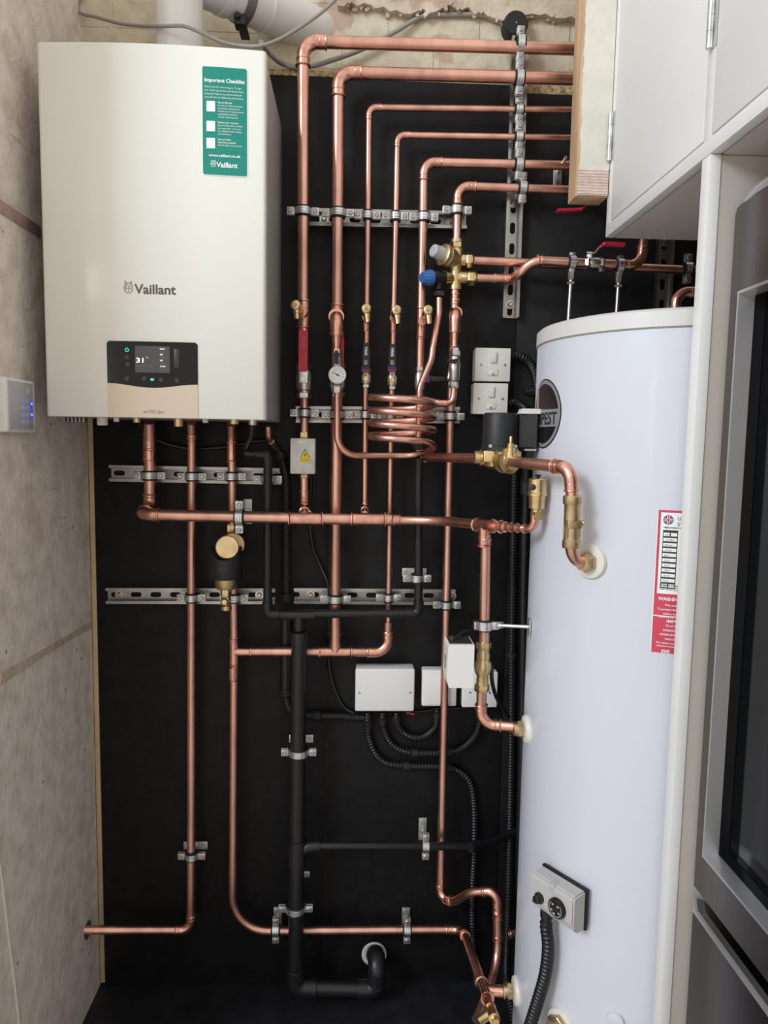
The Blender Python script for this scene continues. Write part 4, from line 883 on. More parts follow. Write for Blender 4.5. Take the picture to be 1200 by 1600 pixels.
t = thing('check_valve', 'bronze check valve on the vertical pipe in front of the cylinder', 'valve', P(893, 858, CD))
v0 = P(893, 856, CD); v1 = P(894.5, 776, CD); u = (v1-v0).normalized(); L = (v1-v0).length; mb = MB()
mb.lathe(v0, u, [(0, .0135), (L*.13, .0135), (L*.14, .0150), (L*.40, .0140), (L*.46, .0145), (L*.60, .0145), (L*.84, .0140), (L*.86, .0150), (L, .0130)], 28); mb.box(v0+u*L*.47+V((0, -.012, 0)), (.026, .010, .014), bev=.002)
for k in range(8):
    a_ = 2*PI*k/8; dd = V((math.cos(a_), math.sin(a_), 0)); mb.cyl(v0+u*L*.2+dd*.0142, v0+u*L*.42+dd*.0142, .0016, 6)
put('body', mb, BRASS_DULL, t)
for o_ in (.0, .86): put('nut', MB().lathe(v0+u*L*o_, u, [(0, .0160), (.002, .0172), (.013, .0172), (.015, .0155)], 10), BRASS_DULL, t)
put('boss', MB().cyl(v0+u*L*.5, v0+u*L*.5+V((.019, -.010, 0)), .0045, 12), BRASS_DULL, t)
th, zz = CYL(923, 877); bn = V((math.cos(th), math.sin(th), 0)); bp = cyl_pt(th, zz)
pe = V((P(893, 880, CD).x, -CD, zz+.001)); pipe('short copper pipe from the check valve into the cylinder side', [P(893, 850, CD), (pe, .03), bp+bn*.012], R22, 'b')
def boss(label, th, zz, r=.033, nut=True, m=IVORYP, nr=.019, nl=.022, tilt=None):
    bn = tilt if tilt else V((math.cos(th), math.sin(th), 0)); bp = cyl_pt(th, zz); t = thing('cylinder_boss', label, 'fitting', bp+bn*.002, 'cylinder connections')
    put('flange', MB().lathe(bp-bn*.004, bn, [(0, r), (.006, r), (.010, r*.92), (.012, r*.7)], 40), m, t)
    if nut: put('nut', MB().hexn(bp+bn*.007, bn, nl*.6, nr, Z1).lathe(bp+bn*(.007+nl*.6), bn, [(0, nr*.85), (nl*.4, nr*.75)], 24), BRASS_DULL, t)
    return t
boss('cream flange and nut where the check valve pipe enters the cylinder', th, zz)

# ---- air vent, zone valve and the pipe into the left of the cylinder
ad = .475; t = thing('air_vent', 'brass automatic air vent bottle at the end of the main pipe', 'valve', P(837.5, 810, ad))
a = P(838, 812, ad); mb = MB(); mb.hexn(a, Z1, .016, .0115, X1); mb.lathe(a+Z1*.016, Z1, [(0, .0085), (.004, .0085), (.006, .015), (.030, .0165), (.031, .0195), (.036, .0195), (.037, .0185), (.062, .0182), (.064, .0165)], 30); put('body', mb, BRASS, t)
put('cap', MB().lathe(a+Z1*.080, Z1, [(0, .003), (.003, .003), (.0035, .0055), (.008, .0055)], 14), BLACKP, t); q = P(833, 762, ad+.018); put('side_port', MB().lathe(q+V((.002, .012, 0)), V((-.35, -1, .1)), [(0, .0065), (.014, .0065)], 16).use(BRASS), None, t) if False else put('side_port', MB().lathe(q+V((.002, .010, 0)), V((-.3, -1, .1)), [(0, .0062), (.008, .0062), (.0085, .0045)], 16), BLACKM, t)
zd = .36; zn = pipe('copper pipe dropping from the main pipe to the white zone valve', [P(759, 835, zd), P(756.5, 1010, zd)], R22); coupling(zn, P(758.8, 846, zd), Z1, R22, .012)
th, zz = CYL(823.5, 1132); bp = cyl_pt(th, zz); 
zz = P(790, 1132, .375).z; pipe('short copper pipe turning from the zone valve into the cylinder', [P(752.5, 1072, zd), P(751.5, 1131, zd), V((bp.x-.01, -.39, zz))], R22, 'e', R=.028, s=.7)
boss('cream flange and nut on the cylinder below the zone valve', th, zz, .030, nr=.018)
t = thing('zone_valve', 'white motorised zone valve on a brass body left of the cylinder', 'valve', P(745, 1080, zd))
v0 = P(752.8, 1080, zd); v1 = P(756, 1003, zd); u = (v1-v0).normalized(); L = (v1-v0).length; mb = MB(); mb.hexn(v0, u, L*.14, .0165, X1); mb.lathe(v0+u*L*.14, u, [(0, .0135), (L*.18, .0125), (L*.24, .0165), (L*.32, .0185), (L*.44, .0185), (L*.50, .0135), (L*.60, .0145), (L*.66, .0125), (L*.72, .0125)], 28); mb.hexn(v0+u*L*.86, u, L*.14, .0165, X1); put('body', mb, BRASS, t)
za = P(719, 1040, zd+.02); mb = MB(); x0 = P(699, 1040, zd+.05).x; x1 = P(740, 1040, zd+.05).x; zt2 = P(720, 1007, zd+.05).z; zb2 = P(720, 1074, zd+.05).z
mb.prism([(x0+.004, zb2), (x1, zb2), (x1, zt2), (x0+.004, zt2), (x0, zt2-.006), (x0-.001, zb2+.02)], V((0, -zd+.012, 0)), X1, Z1, .066); ac_ = put('actuator_cover', mb, WHITEP, t, 20, 'white actuator cover')
put('end_plate', MB().box(((x0+x1)/2, -zd-.02, zt2+.0012), (x1-x0-.008, .05, .0024)).lathe((x0+.012, -zd-.025, zt2+.001), Z1, [(0, .006), (.010, .005)], 14), mat('plate_grey', (.03, .03, .033), .4), t, label='dark grey end plate with cable gland')
put('indicator', MB().box((x0-.0005, -zd-.02, (zt2+zb2)/2), (.0015, .012, .03)), mat('ind_green', (.10, .16, .03), .5), ac_)
cable('thin dark cable looping from the top of the white zone valve', [V((x0+.012, -zd-.025, zt2+.010)), P(712, 996, zd+.02), P(722, 988, zd), P(735, 985, zd-.02), P(748, 984, zd-.06), P(754, 990, .20)], .0026, BLACKM)
cable('black cable running down behind the brass zone valve body', [P(768, 1040, zd-.01), P(769, 1065, zd-.02), P(775, 1088, .25), P(785, 1105, .18), P(795, 1120, .10)], .0045, BLACKM)
bq = P(757, 977, zd); t = thing('pipe_bracket', 'zinc clip and threaded rod holding the zone valve pipe to the cylinder', 'bracket', bq)
put('liner', MB().ring(bq-Z1*.012, Z1, R22+.0004, R22+.004, .024), BLACKR, t); mb = MB(); mb.ring(bq-Z1*.009, Z1, R22+.0042, R22+.0062, .018); mb.box(bq+X1*(R22+.012), (.014, .012, .017), bev=.001); mb.box(bq-X1*(R22+.009), (.006, .012, .017), bev=.001); put('band', mb, ZINC, t)
th, zz = CYL(829, 976); e = cyl_pt(th, zz, .001); e.z = bq.z+.007; mb = MB(); mb.cyl(bq+X1*(R22+.015), e, .0045, 14); mb.hexn(bq+X1*(R22+.019), X1, .010, .008); put('rod', mb, ZINC, t)
en = V((math.cos(th), math.sin(th), 0)); mb = MB(); mb.box(e+en*.002+V((0, 0, 0)), (.003, .022, .036), M.Rotation(th, 3, 'Z'), bev=.001); put('wall_plate', mb, ZINC_WHITE, t)

# ---- lower right fittings
th, zz = CYL(807, 1545); zz = P(790, 1546, .39).z; bp = cyl_pt(th, zz); boss('cream flange and nut at the foot of the cylinder left side', th, zz, .030, nr=.017)
jq = P(757, 1548, .385); tl = pipe('copper tee pipe from the floor pipe into the cylinder foot', [jq, V((bp.x-.012, -.398, zz))], R22)
dv = (jq-P(723, 1452, D22)).normalized(); tee(tl, jq+dv*.0, dv, (V((bp.x, -.398, zz))-jq), R22, .075, .045)
dq = jq+dv*.042; t = thing('drain_valve', 'brass drain valve at the end of the low copper tee', 'valve', dq+V((0, -.05, -.03)))
mb = MB(); mb.lathe(dq, dv, [(0, .0105), (.012, .0085), (.03, .0085), (.031, .0115), (.036, .0115)], 20); put('adaptor', mb, COPPER_FIT, t); mb = MB(); mb.lathe(dq+dv*.036, dv, [(0, .009), (.02, .009), (.021, .0115), (.045, .0115), (.046, .007), (.06, .007)], 20); mb.cyl(dq+dv*.05, dq+dv*.05+V((-.030, -.012, -.012)), .0095, 16); put('body', mb, BRASS, t)
th, zz = CYL(878, 1602); boss('brass and cream boss low on the cylinder front beside the ribbed conduit', th, zz, .034, nr=.026, nl=.02)
th, zz = CYL(962, 1594); boss('plain white round blanking cap low on the cylinder front', th, zz, .017, False, CYLW)
q = P(797, 1459, .08); tag(put('copper_pipe', MB().cyl(q, q+V((.10, .01, 0)), R22, 18).torus(q, X1, R22*1.1, .002), COPPER), 'stub of copper pipe vanishing behind the cylinder low down', 'pipe')
tr = pipe('copper pipe rising from the cylinder top and turning right behind the end panel', [P(1055, 500, .22), P(1056, 456, .22), P(1140, 458, .22)], R22, 'e', R=.028, s=.8)
pipe('small copper overflow stub under the right corner of the boiler', [P(419, 666, .06), P(420, 684, .05), P(428, 698, .02)], R15, 'e', s=.7, R=.02)
finish_clips()

# ================================================================== WHITE BOXES AND SWITCHES
def plate_box(name, label, cat, x0, y0, x1, y1, d, m, rad=.004):
    a = P(x0, y0, d); b = P(x1, y1, d); t = thing(name, label, cat, V(((a.x+b.x)/2, 0, b.z)))
    return t, a, b
def jbox(label, x0, y0, x1, y1, d, screws=(), m=WHITEP, lip=.0035):
    t, a, b = plate_box('junction_box', label, 'junction box', x0, y0, x1, y1, d, m); c = (a+b)/2; w_, h_ = abs(b.x-a.x), abs(a.z-b.z)
    put('base', MB().box((c.x, -d*.5+.003, c.z), (w_*.985, d-.014, h_*.985), bev=.004), m, t)
    ld_ = put('lid', MB().box((c.x, -d+.006, c.z), (w_, .012, h_), bev=.0045, bs=3), m, t)
    for sx, sz in screws:
        mb = MB(); q = V((c.x+sx*w_/2, -d, c.z+sz*h_/2)); mb.lathe(q, FW, [(0, .0034), (.0008, .0032)], 14); put('screw', mb, NICKEL, ld_)
        put('screw_slot', MB().box(q+FW*.0009, (.0045, .0004, .001), M.Rotation(.6, 3, 'Y')), HOLE, ld_)
    return t, c, w_, h_
jbox('largest white junction box below the copper tees', 555.5, 1045, 647, 1112, .055, ((-.86, -.12), (.86, -.10)))
t, c, w_, h_ = jbox('white junction box behind the long thin copper pipe', 660, 1047, 713, 1104, .042)
put('lid_step', MB().box((c.x, -.0425, c.z-.002), (w_*.84, .004, h_*.84), bev=.0018), WHITEP, t); put('label_mark', MB().torus(c+V((w_*.33, -.0225, -h_*.35)), FW, .004, .0004, 20, 5), PRINTG, t); 
t, c, w_, h_ = jbox('white junction box half hidden behind the brass zone valve', 723, 1050, 777, 1106, .036, ((-.55, -.15), (.55, -.15)))
def spur(label, x0, y0, x1, y1, d):
    t, a, b = plate_box('fused_switch', label, 'switch', x0, y0, x1, y1, d, IVORYP); c = (a+b)/2; w_, h_ = abs(b.x-a.x), abs(a.z-b.z)
    put('back_box', MB().box((c.x-.001, -(d-.008)/2, c.z), (w_-.003, d-.010, h_-.003), bev=.002), IVORYP, t)
    fp_ = put('faceplate', MB().box((c.x, -d+.004, c.z), (w_, .008, h_), bev=.0022, bs=3), IVORYP, t)
    f = V((c.x, -d, c.z)); put('rocker_frame', MB().box(f+V((.002, -.0003, h_*.21)), (.0155, .001, .0275), bev=.0004), mat('rocker_shadow', (.45, .44, .41), .5) if 'rocker_shadow' not in MATS else MATS['rocker_shadow'], fp_)
    put('rocker', MB().box(f+V((.002, -.002, h_*.21)), (.0135, .005, .0255), M.Rotation(.07, 3, 'X'), bev=.0012), IVORYP, fp_)
    put('fuse_frame', MB().box(f+V((.001, -.0002, -h_*.235)), (.0265, .0008, .0165), bev=.0003), MATS['rocker_shadow'], fp_)
    put('fuse_holder', MB().box(f+V((.001, -.0008, -h_*.235)), (.0248, .0022, .0148), bev=.001), IVORYP, fp_)
    for q in (V((-.0295, -.0002, 0)), V((.0305, -.0002, 0)), V((.001, -.0019, -h_*.235-.0045))): put('screw', MB().lathe(f+q, FW, [(0, .0036), (.001, .0034)], 14), NICKEL, fp_); put('screw_slot', MB().box(f+q+FW*.0011, (.005, .0004, .001), M.Rotation(.5, 3, 'Y')), HOLE, fp_)
    return t
spur('upper white fused switch left of the cylinder', 743, 543, 797, 596.5, .045)
spur('lower white fused switch behind the pump top', 740, 598, 793, 648, .045)

# ================================================================== BLACK WASTE PIPES
def waste(label, nodes, r, kinds='', couplings=(), name='waste_pipe', sock=None, R=None):
    nodes = [n if isinstance(n, tuple) else (n, 0) for n in nodes]
    nn = []; 
    for i, (p, rad) in enumerate(nodes): nn.append((V(p), rad if rad else ((r*1.25 if kinds[i-1] == 'e' else 0) if 0 < i < len(nodes)-1 else 0)))
    pts, arcs = arc_fillet(nn); root = thing(name, label, 'pipe', min(pts, key=lambda q: q.z)); put('pipe', MB().tube(pts, r, 22), BLACKP, root)
    for a_ in arcs:
        p_, d1, d2 = a_; L = r*1.5; mb = MB(); mb.tube([p_[0]+d1*L]+p_+[p_[-1]+d2*L], r*1.2, 22); mb.torus(p_[0]+d1*L, d1, r*1.16, r*.08); mb.torus(p_[-1]+d2*L, d2, r*1.16, r*.08); put('elbow', mb, BLACKP, root)
    for p, ax, L in couplings: mb = MB(); mb.lathe(V(p)-V(ax)*L/2, ax, [(0, r*1.0), (0.0005, r*1.2), (L-.0005, r*1.2), (L, r)], 24); put('socket', mb, BLACKP, root)
    return root
WD = .0885; r21 = .0108
w = waste('thin black waste pipe from under the boiler corner down and across to the right', [P(383, 708, WD), P(418.5, 710, WD), P(418, 960, WD), P(654, 958, WD), P(654, 752, WD), P(655, 716, WD+.01)], r21, 'eee.', ((P(466, 961, WD), X1, .085),))
put('drop_hose', MB().tube(smooth([P(395, 660, .10), P(393, 680, .09), P(386, 698, .085), P(384, 708, .085)], 6), .007, 10), BLACKP, w)
W4 = .0185
w = waste('short black socket pipe joining the thin waste pipe to the thick one', [P(467, 962, WD), P(467, 985, WD)], .0135)
w2 = waste('thick vertical black waste pipe with an elbow low above the floor', [P(467.5, 988, WD), P(464, 1300, WD), (P(461.5, 1543, WD), .026), (P(589, 1546, WD), .024), (P(589.5, 1495, WD), .026), P(584, 1490, -.003)], .0195, '.eee', ((P(467.5, 996, WD), Z1, .03), (P(464, 1332, WD), Z1, .070)))
sw = waste('thin black waste pipe joining the thick one and running right behind the copper', [P(464.5, 1345, WD), (P(470, 1323, WD), .022), P(492, 1321.5, WD), P(742, 1322, WD), (P(775, 1312, .04), 0), P(806, 1298, .012)], r21, 'e....')
put('socket', MB().tube(smooth([P(465, 1350, WD), P(467, 1336, WD), P(475, 1326, WD), P(486, 1322.5, WD), P(500, 1322, WD)], 5), .0155, 20), BLACKP, sw)
mb = MB(); mb.lathe(P(743, 1322, WD)-X1*.0, (P(775, 1312, .04)-P(743, 1322, WD)), [(-.02, .0125), (.03, .0125)], 18); put('socket', mb, BLACKP, sw)
tag(put('pipe_collar', MB().ring(P(584.5, 1490, .004), FW, .0205, .034, .004, 40).torus(P(584.5, 1490, .006), FW, .030, .003, 40), IVORYP), 'pale round collar where the black waste pipe enters the board', 'collar')

# ================================================================== CONDUITS AND CABLES
def conduit(label, pts, r, n=10, name='conduit', collars=(), m=BLACKP):
    pp = smooth(pts, n); cp, rr = corrugated(pp, r); root = thing(name, label, 'conduit', min(cp, key=lambda q: q.z)); put('ribbed_tube', MB().tube(cp, rr, 14), m, root, 20)
    for i0, L in collars:
        k = int(i0*(len(cp)-1)); k = max(1, min(len(cp)-2, k)); ax = (cp[k+1]-cp[k-1]).normalized(); put('clip', MB().lathe(cp[k]-ax*L/2, ax, [(0, r*1.05), (.001, r*1.3), (L-.001, r*1.3), (L, r*1.05)], 18), BLACKR, root)
    return root
conduit('longest black ribbed conduit, from the left end of the largest white box to the floor', [P(575, 1112, .03), P(575, 1130, .025), P(576, 1150, .014), P(585, 1175, .013), P(603, 1192, .013), P(640, 1197, .013), P(690, 1198, .013), P(715, 1204, .013), P(734, 1222, .013), P(741, 1260, .013), P(741, 1330, .013), P(738, 1400, .013), P(739, 1470, .013), P(745, 1545, .012)], .0098, collars=((.035, .018), (.22, .02), (.33, .02)))
conduit('middle black ribbed conduit under the large white box curving up to the half hidden box', [P(598, 1112, .03), P(598, 1128, .024), P(603, 1148, .014), P(618, 1168, .013), P(645, 1176, .013), P(690, 1176, .013), P(720, 1170, .013), P(742, 1150, .013), P(750, 1125, .013), P(750, 1106, .014)], .0095, collars=((.06, .018), (.40, .02), (.62, .02)))
conduit('short black ribbed conduit looping between the large and the middle white boxes', [P(620, 1112, .03), P(620, 1128, .024), P(628, 1143, .014), P(645, 1152, .013), P(664, 1150, .013), P(680, 1136, .013), P(683, 1118, .013), P(683, 1104, .014)], .0095, collars=((.1, .018), (.9, .018)))
cable('thin black cable running between the white junction boxes', [P(636, 1114, .012), P(655, 1112, .006), P(690, 1108, .006), P(730, 1106, .006)], .0035, BLACKM)
tag(put('cable_tag', MB().box(P(641, 1114.5, .018), (.022, .004, .005), M.Rotation(.25, 3, 'Y')), RED), 'small red tag under the right corner of the largest white box', 'tag')
conduit('thick black ribbed conduit from the waste pipe to the large white box', [P(447, 1075, .013), P(448, 1095, .013), P(455, 1110, .013), P(475, 1117, .013), P(500, 1118.5, .013), P(530, 1119, .014), P(560, 1121, .016), P(576, 1121, .02)], .0115, collars=((.02, .02), (.50, .02)))
for px, lb, y0, y1, r in ((447, 'straight black conduit behind the waste pipes left of the copper', 960, 1078, .0145),):
    q0, q1 = P(px, y0, .0155), P(px, y1, .0155); t = thing('conduit', lb, 'conduit', q1); put('tube', MB().cyl(q0, q1, r, 20), BLACKP, t); put('clip', MB().cyl(q1+Z1*.004, q1-Z1*.012, r*1.15, 20), BLACKR, t)
conduit('upper black conduit running behind the waste pipe from the boiler to the lower rail', [P(424, 690, .02), P(434, 705, .015), P(443, 730, .028), P(447, 760, .028), P(447, 850, .028), P(447, 905, .028), P(447, 938, .028)], .0125, collars=((.12, .02), (.985, .022)))
cable('thin black cable bowing down beside the second thick copper pipe', [P(486, 745, .02), P(485, 790, .015), P(485, 825, .012), P(490, 858, .010), P(501, 885, .012), P(511, 908, .026), P(515, 930, .028), P(514, 960, .015), P(513, 1000, .007), P(515, 1045, .007), P(524, 1080, .007), P(538, 1105, .007), P(556, 1116, .012)], .0042, BLACKP)
cable('black cable looping under the boiler towards the waste pipe', [P(215, 660, .10), P(240, 685, .03), P(290, 700, .012), P(345, 699, .012), P(395, 690, .012), P(425, 688, .02)], .005, BLACKP)
conduit('black ribbed conduit running down the board just left of the cylinder', [P(806, 690, .03), P(804, 740, .02), P(802, 850, .016), P(800, 1000, .016), P(799, 1150, .016), P(796, 1330, .016), P(793, 1450, .05), P(791, 1520, .10), P(797, 1560, .16), P(806, 1610, .24)], .0115, n=16, collars=((.36, .016),))
sp = [P(824, 700, .05), P(822, 780, .02), P(819, 900, .018), P(817, 1100, .018), P(813, 1300, .018), P(808, 1480, .02), P(805, 1560, .02)]
t = thing('conduit', 'smooth black conduit close to the cylinder left edge', 'conduit', sp[-1]); put('tube', MB().tube(smooth(sp, 8), .0125, 18), BLACKP, t)
q = P(822.5, 760, .024); put('collar', MB().cyl(q+Z1*.02, q-Z1*.02, .0155, 20), BLACKR, t)
conduit('black ribbed conduit curling from the upper fused switch behind the cylinder', [P(798, 556, .022), P(812, 557, .020), P(826, 566, .02), P(836, 585, .03), P(840, 620, .04), P(838, 650, .06)], .0125)
conduit('short black ribbed conduit from the lower fused switch behind the pump', [P(793, 632, .022), P(802, 628, .018), P(812, 632, .02), P(822, 640, .03), P(828, 655, .05)], .0115)
tag(put('cable_gland', MB().lathe(P(833, 613, .05), V((-1, 0, 0)), [(-.012, .012), (.012, .012), (.013, .008), (.022, .008)], 18), BLACKP), 'small black cable gland at the cylinder left edge above the pump', 'gland')

# ================================================================== HOT WATER CYLINDER
cyl = thing('water_cylinder', 'tall white hot water cylinder with a black round badge', 'water cylinder', (CX, CY_, .02))
ZC = 1.689
put('body', MB().lathe((CX, CY_, .02), Z1, [(0, CR*.9), (.01, CR), (ZC-.024, CR), (ZC-.02, CR-.004)], 128), CYLW, cyl)
put('lid', MB().lathe((CX, CY_, ZC-.003), Z1, [(0, CR-.004), (.001, CR+.0022), (.027, CR+.0018), (.032, CR-.004), (.034, CR-.03), (.035, .02)], 128), CYLCAP, cyl, label='cream lid')
put('seam', MB().torus((CX, CY_, ZC-.0035), Z1, CR+.0008, .0012, 128, 6), mat('seam_grey', (.30, .28, .25), .6), cyl)
def cwrap(th0, z0, off, tilt=0.0): return lambda a, b: cyl_pt(th0+(a*math.cos(tilt)-b*math.sin(tilt))/CR, z0+a*math.sin(tilt)+b*math.cos(tilt), off)
def cpatch(name, th0, z0, w_, h_, off, m, parent, n=20, shape=None, label=None):
    mb = MB()
    if shape == 'disc':
        R = w_; inner = h_; rings = []
        for k in range(49):
            a_ = 2*PI*k/48; rings.append((cwrap(th0, z0, off)(inner*math.cos(a_), inner*math.sin(a_)), cwrap(th0, z0, off)(R*math.cos(a_), R*math.sin(a_))))
        for k in range(48):
            for j in range(6):
                f0, f1 = j/6, (j+1)/6
                def pt(i, f): a_ = 2*PI*i/48; rr = inner+(R-inner)*f; return cwrap(th0, z0, off)(rr*math.cos(a_), rr*math.sin(a_))
                if inner == 0 and j == 0: mb._f([mb.bm.verts.new(p) for p in (pt(k, 0), pt(k, f1), pt(k+1, f1))])
                else: mb.quad(pt(k, f0), pt(k, f1), pt(k+1, f1), pt(k+1, f0))
    else:
        for k in range(n):
            a0, a1 = w_*k/n, w_*(k+1)/n
            mb.quad(cyl_pt(th0+a0/CR, z0-h_, off), cyl_pt(th0+a1/CR, z0-h_, off), cyl_pt(th0+a1/CR, z0, off), cyl_pt(th0+a0/CR, z0, off))
    bmesh.ops.remove_doubles(mb.bm, verts=mb.bm.verts, dist=1e-6)
    return put(name, mb, m, parent, 60, label)
the, zbd = CYL(877.5, 645); bc = the-.068/CR+0
bth = the-.068/CR
BADGEK = mat('badge_black', (.012, .012, .016), .25); BADGEG = mat('badge_grey', (.26, .25, .25), .35)
badge = cpatch('badge', bth, zbd, .068, 0, .0008, BADGEK, cyl, shape='disc', label='round black badge with a grey name band')
cpatch('badge_ring', bth, zbd, .0655, .0585, .0012, BADGEG, badge, shape='disc')
cpatch('badge_ring', bth, zbd, .0625, .0600, .0014, BADGEK, badge, shape='disc') if False else None
cpatch('badge_band', bth-.057/CR, zbd+.008, .116, .0335, .0014, BADGEG, badge)
cpatch('badge_bar', bth-.050/CR, zbd+.052, .020, .040, .0013, BADGEG, badge)
text('lettering', 'TEMPEST', 0, X1, Z1, .0325, PRINTK, badge, .124, wrap=cwrap(bth-.068/CR, zbd-.0205, .0018), bold=.03)
# rating label
lt, lz = CYL(1029, 796.5); _, lz2 = CYL(1022, 1018.5); LW = .155; LH = lz-lz2
LT = CYL(1023, 910)[0]
lab = cpatch('rating_label', LT, lz, LW, LH, .0006, REDP, cyl, label='white and red rating label')
hs = LH*.565
cpatch('white_panel', LT+.0045/CR, lz-.004, LW-.009, hs, .0010, PRINTW, lab)
cpatch('divider', LT, lz-LH*.735, LW, .0018, .0010, PRINTW, lab); cpatch('border', LT-.001/CR, lz, .0012, LH, .0011, PRINTW, lab)
cpatch('table_panel', LT+.009/CR, lz-.034, .0240, hs*.72, .0012, PRINTK, lab)
for k in range(11):
    zz = lz-.0385-k*hs*.063
    if k in (0, 10): cpatch('table_cell', LT+.0102/CR, zz, .0098, .0058, .0014, PRINTW, lab); cpatch('table_cell', LT+.0218/CR, zz, .0098, .0058, .0014, PRINTW, lab)
    else: cpatch('table_cell', LT+.0102/CR, zz, .0214, .0058, .0014, PRINTW, lab)
    text('lettering', ('0.35', '1.0 MPa', '8.0 bar', '3.0 bar', '60 C', '210 L', '3 kW', '230 V', '50 Hz', '95 C', '12')[k], 0, X1, Z1, .0042, PRINTK, lab, wrap=cwrap(LT+.013/CR, zz-.0048, .0017))
def lt_(s, dx, dz, size, m=PRINTW, width=None, bold=.02): text('lettering', s, 0, X1, Z1, size*.92, m, lab, (width or len(s)*size*.52)*.80, wrap=cwrap(LT+dx*.82/CR, lz-dz, .0016), bold=bold)
lt_('UNVENTED', .0375, .0165, .0095, PRINTK, .05, 0); lt_('SYSTEM', .0375, .026, .0095, PRINTK, .04, 0); lt_('High pressure vessel', .012, .0305, .0042, PRINTK, None, .03)
lt_('Technical information', .009, hs*.93, .0052, PRINTK, .05); lt_('Design and manufacture', .009, hs*.955, .0036, PRINTK, .045, 0); lt_('to the relevant standards', .009, hs*.98, .0036, PRINTK, .045, 0)
zr = hs+.006
lt_('WARNING', .009, zr+.0095, .0090, PRINTW, .046, .03); lt_('This unit must be filled', .022, zr+.019, .0052); lt_('To prevent damage drain', .0085, zr+.0265, .0052); lt_('before switching on', .020, zr+.034, .0052); lt_('Damage caused is', .011, zr+.0395, .0036)
zr = LH*.735
lt_('IMPORTANT', .027, zr+.0115, .0082, PRINTW, .06, .02); 
for i, s in enumerate(('TO ACTIVATE THE', 'GUARANTEE SEND', 'WITHIN 30 DAYS TO', 'WWW.TEMPEST')): lt_(s, .026-.005*(i == 1)-.011*(i == 2), zr+.019+i*.0078, .0056)
lt_('This cylinder must be', .0085, zr+.049, .0042); lt_('otherwise guarantee is', .010, zr+.0545, .0042); lt_('0345', .020, zr+.065, .0082, PRINTW, None, .03)
cpatch('flag_roundel', LT+.0165/CR, lz-.0165, .0082, 0, .0013, mat('roundel_blue', (.09, .09, .25), .5), lab, shape='disc')
for w0, h0, mm, of in ((.014, .0042, PRINTW, .0015), (.0042, .0145, PRINTW, .0015), (.0145, .0022, REDP, .0017), (.0022, .0145, REDP, .0017)): cpatch('flag_cross', LT+(.0165-w0/2)/CR, lz-.0165+h0/2, w0, h0, of, mm, lab, 6)
# thermostat
th, zz = CYL(885, 1398); n_ = V((math.cos(th), math.sin(th), 0)); t_ = V((-n_.y, n_.x, 0)); 
if t_.x < 0: t_ = -t_
tb = cyl_pt(th, zz); R3 = M((t_, -n_, Z1)).transposed(); W_, H_, Dp = .104, .077, .050
ts = thing('thermostat', 'grey thermostat with two black dials fixed to the cylinder front', 'thermostat', tb-Z1*.05)
def TL(a, b, c): return tb+t_*a+n_*c+Z1*b       # across, up, out
put('gasket', MB().box(TL(0, 0, .006), (W_+.004, .008, H_+.004), R3, bev=.002), BLACKR, ts)
mb = MB(); hw, hh = W_/2, H_/2
prof = [(.010, -hh), (.010, hh), (.041, hh-.001), (.046, hh-.006), (.045, -hh+.021), (.036, -hh+.013), (.032, -hh)]; Dp = .0455
mb.loft([[TL(s, z_, o_) for o_, z_ in prof] for s in (-hw, hw)]); bmesh.ops.bevel(mb.bm, geom=mb.bm.edges[:], offset=.0028, segments=2, affect='EDGES'); put('cover', mb, mat('thermostat_grey', (.50, .49, .48), .45), ts, 30)
put('notch', MB().box(TL(0, hh-.006, Dp-.010), (.012, .022, .012), R3, bev=.001), LGREYP, ts)
kq = TL(-.027, -.003, Dp); put('small_knob', MB().lathe(kq, n_, [(-.001, .0105), (.004, .0105), (.005, .008), (.012, .0075), (.013, .006)], 24), BLACKP, ts)
kq = TL(.017, .001, Dp); dl_ = put('dial', MB().lathe(kq, n_, [(-.001, .0190), (.006, .0190), (.008, .0178), (.0082, .012), (.0076, .0115), (.0076, .002)], 36), BLACKP, ts, label='round black temperature dial')
mb = MB()
for k in range(28):
    a_ = -2.3+4.6*k/27; dd = t_*math.cos(a_-PI/2)+Z1*math.sin(a_-PI/2); pp_ = n_.cross(dd); c = kq+n_*.0086; mb.quad(c+dd*.0130-pp_*.0003, c+dd*.0155-pp_*.0003, c+dd*.0155+pp_*.0003, c+dd*.0130+pp_*.0003)
put('dial_marks', mb, PRINTW, dl_)
for k, s in enumerate(('20', '40', '60', '70', '80')):
    a_ = 3.6-1.35*k; dd = t_*math.cos(a_)+Z1*math.sin(a_); text('lettering', s, kq+n_*.0086+dd*.0095-Z1*.0015, t_, Z1, 0.0045, PRINTW, dl_, None, 'CENTER', .02)
put('gland', MB().lathe(TL(-.023, -hh+.004, .028), -Z1, [(0, .0125), (.012, .0125), (.013, .010), (.024, .010)], 18), BLACKP, ts)
g0 = TL(-.023, -hh-.016, .028); gd = -g0.y
conduit('black ribbed conduit hanging from the grey thermostat in front of the cylinder', [g0, g0+V((0, -.001, -.015)), P(856.5, 1480, gd+.003), P(852, 1522, gd), P(840, 1565, gd-.01), P(822, 1622, gd-.02)], .0125, n=14)
# hairline crack under the lid
tag(cpatch('badge', 0, 0, .01, .01, 0, HOLE, cyl), 'x', 'x') if False else None

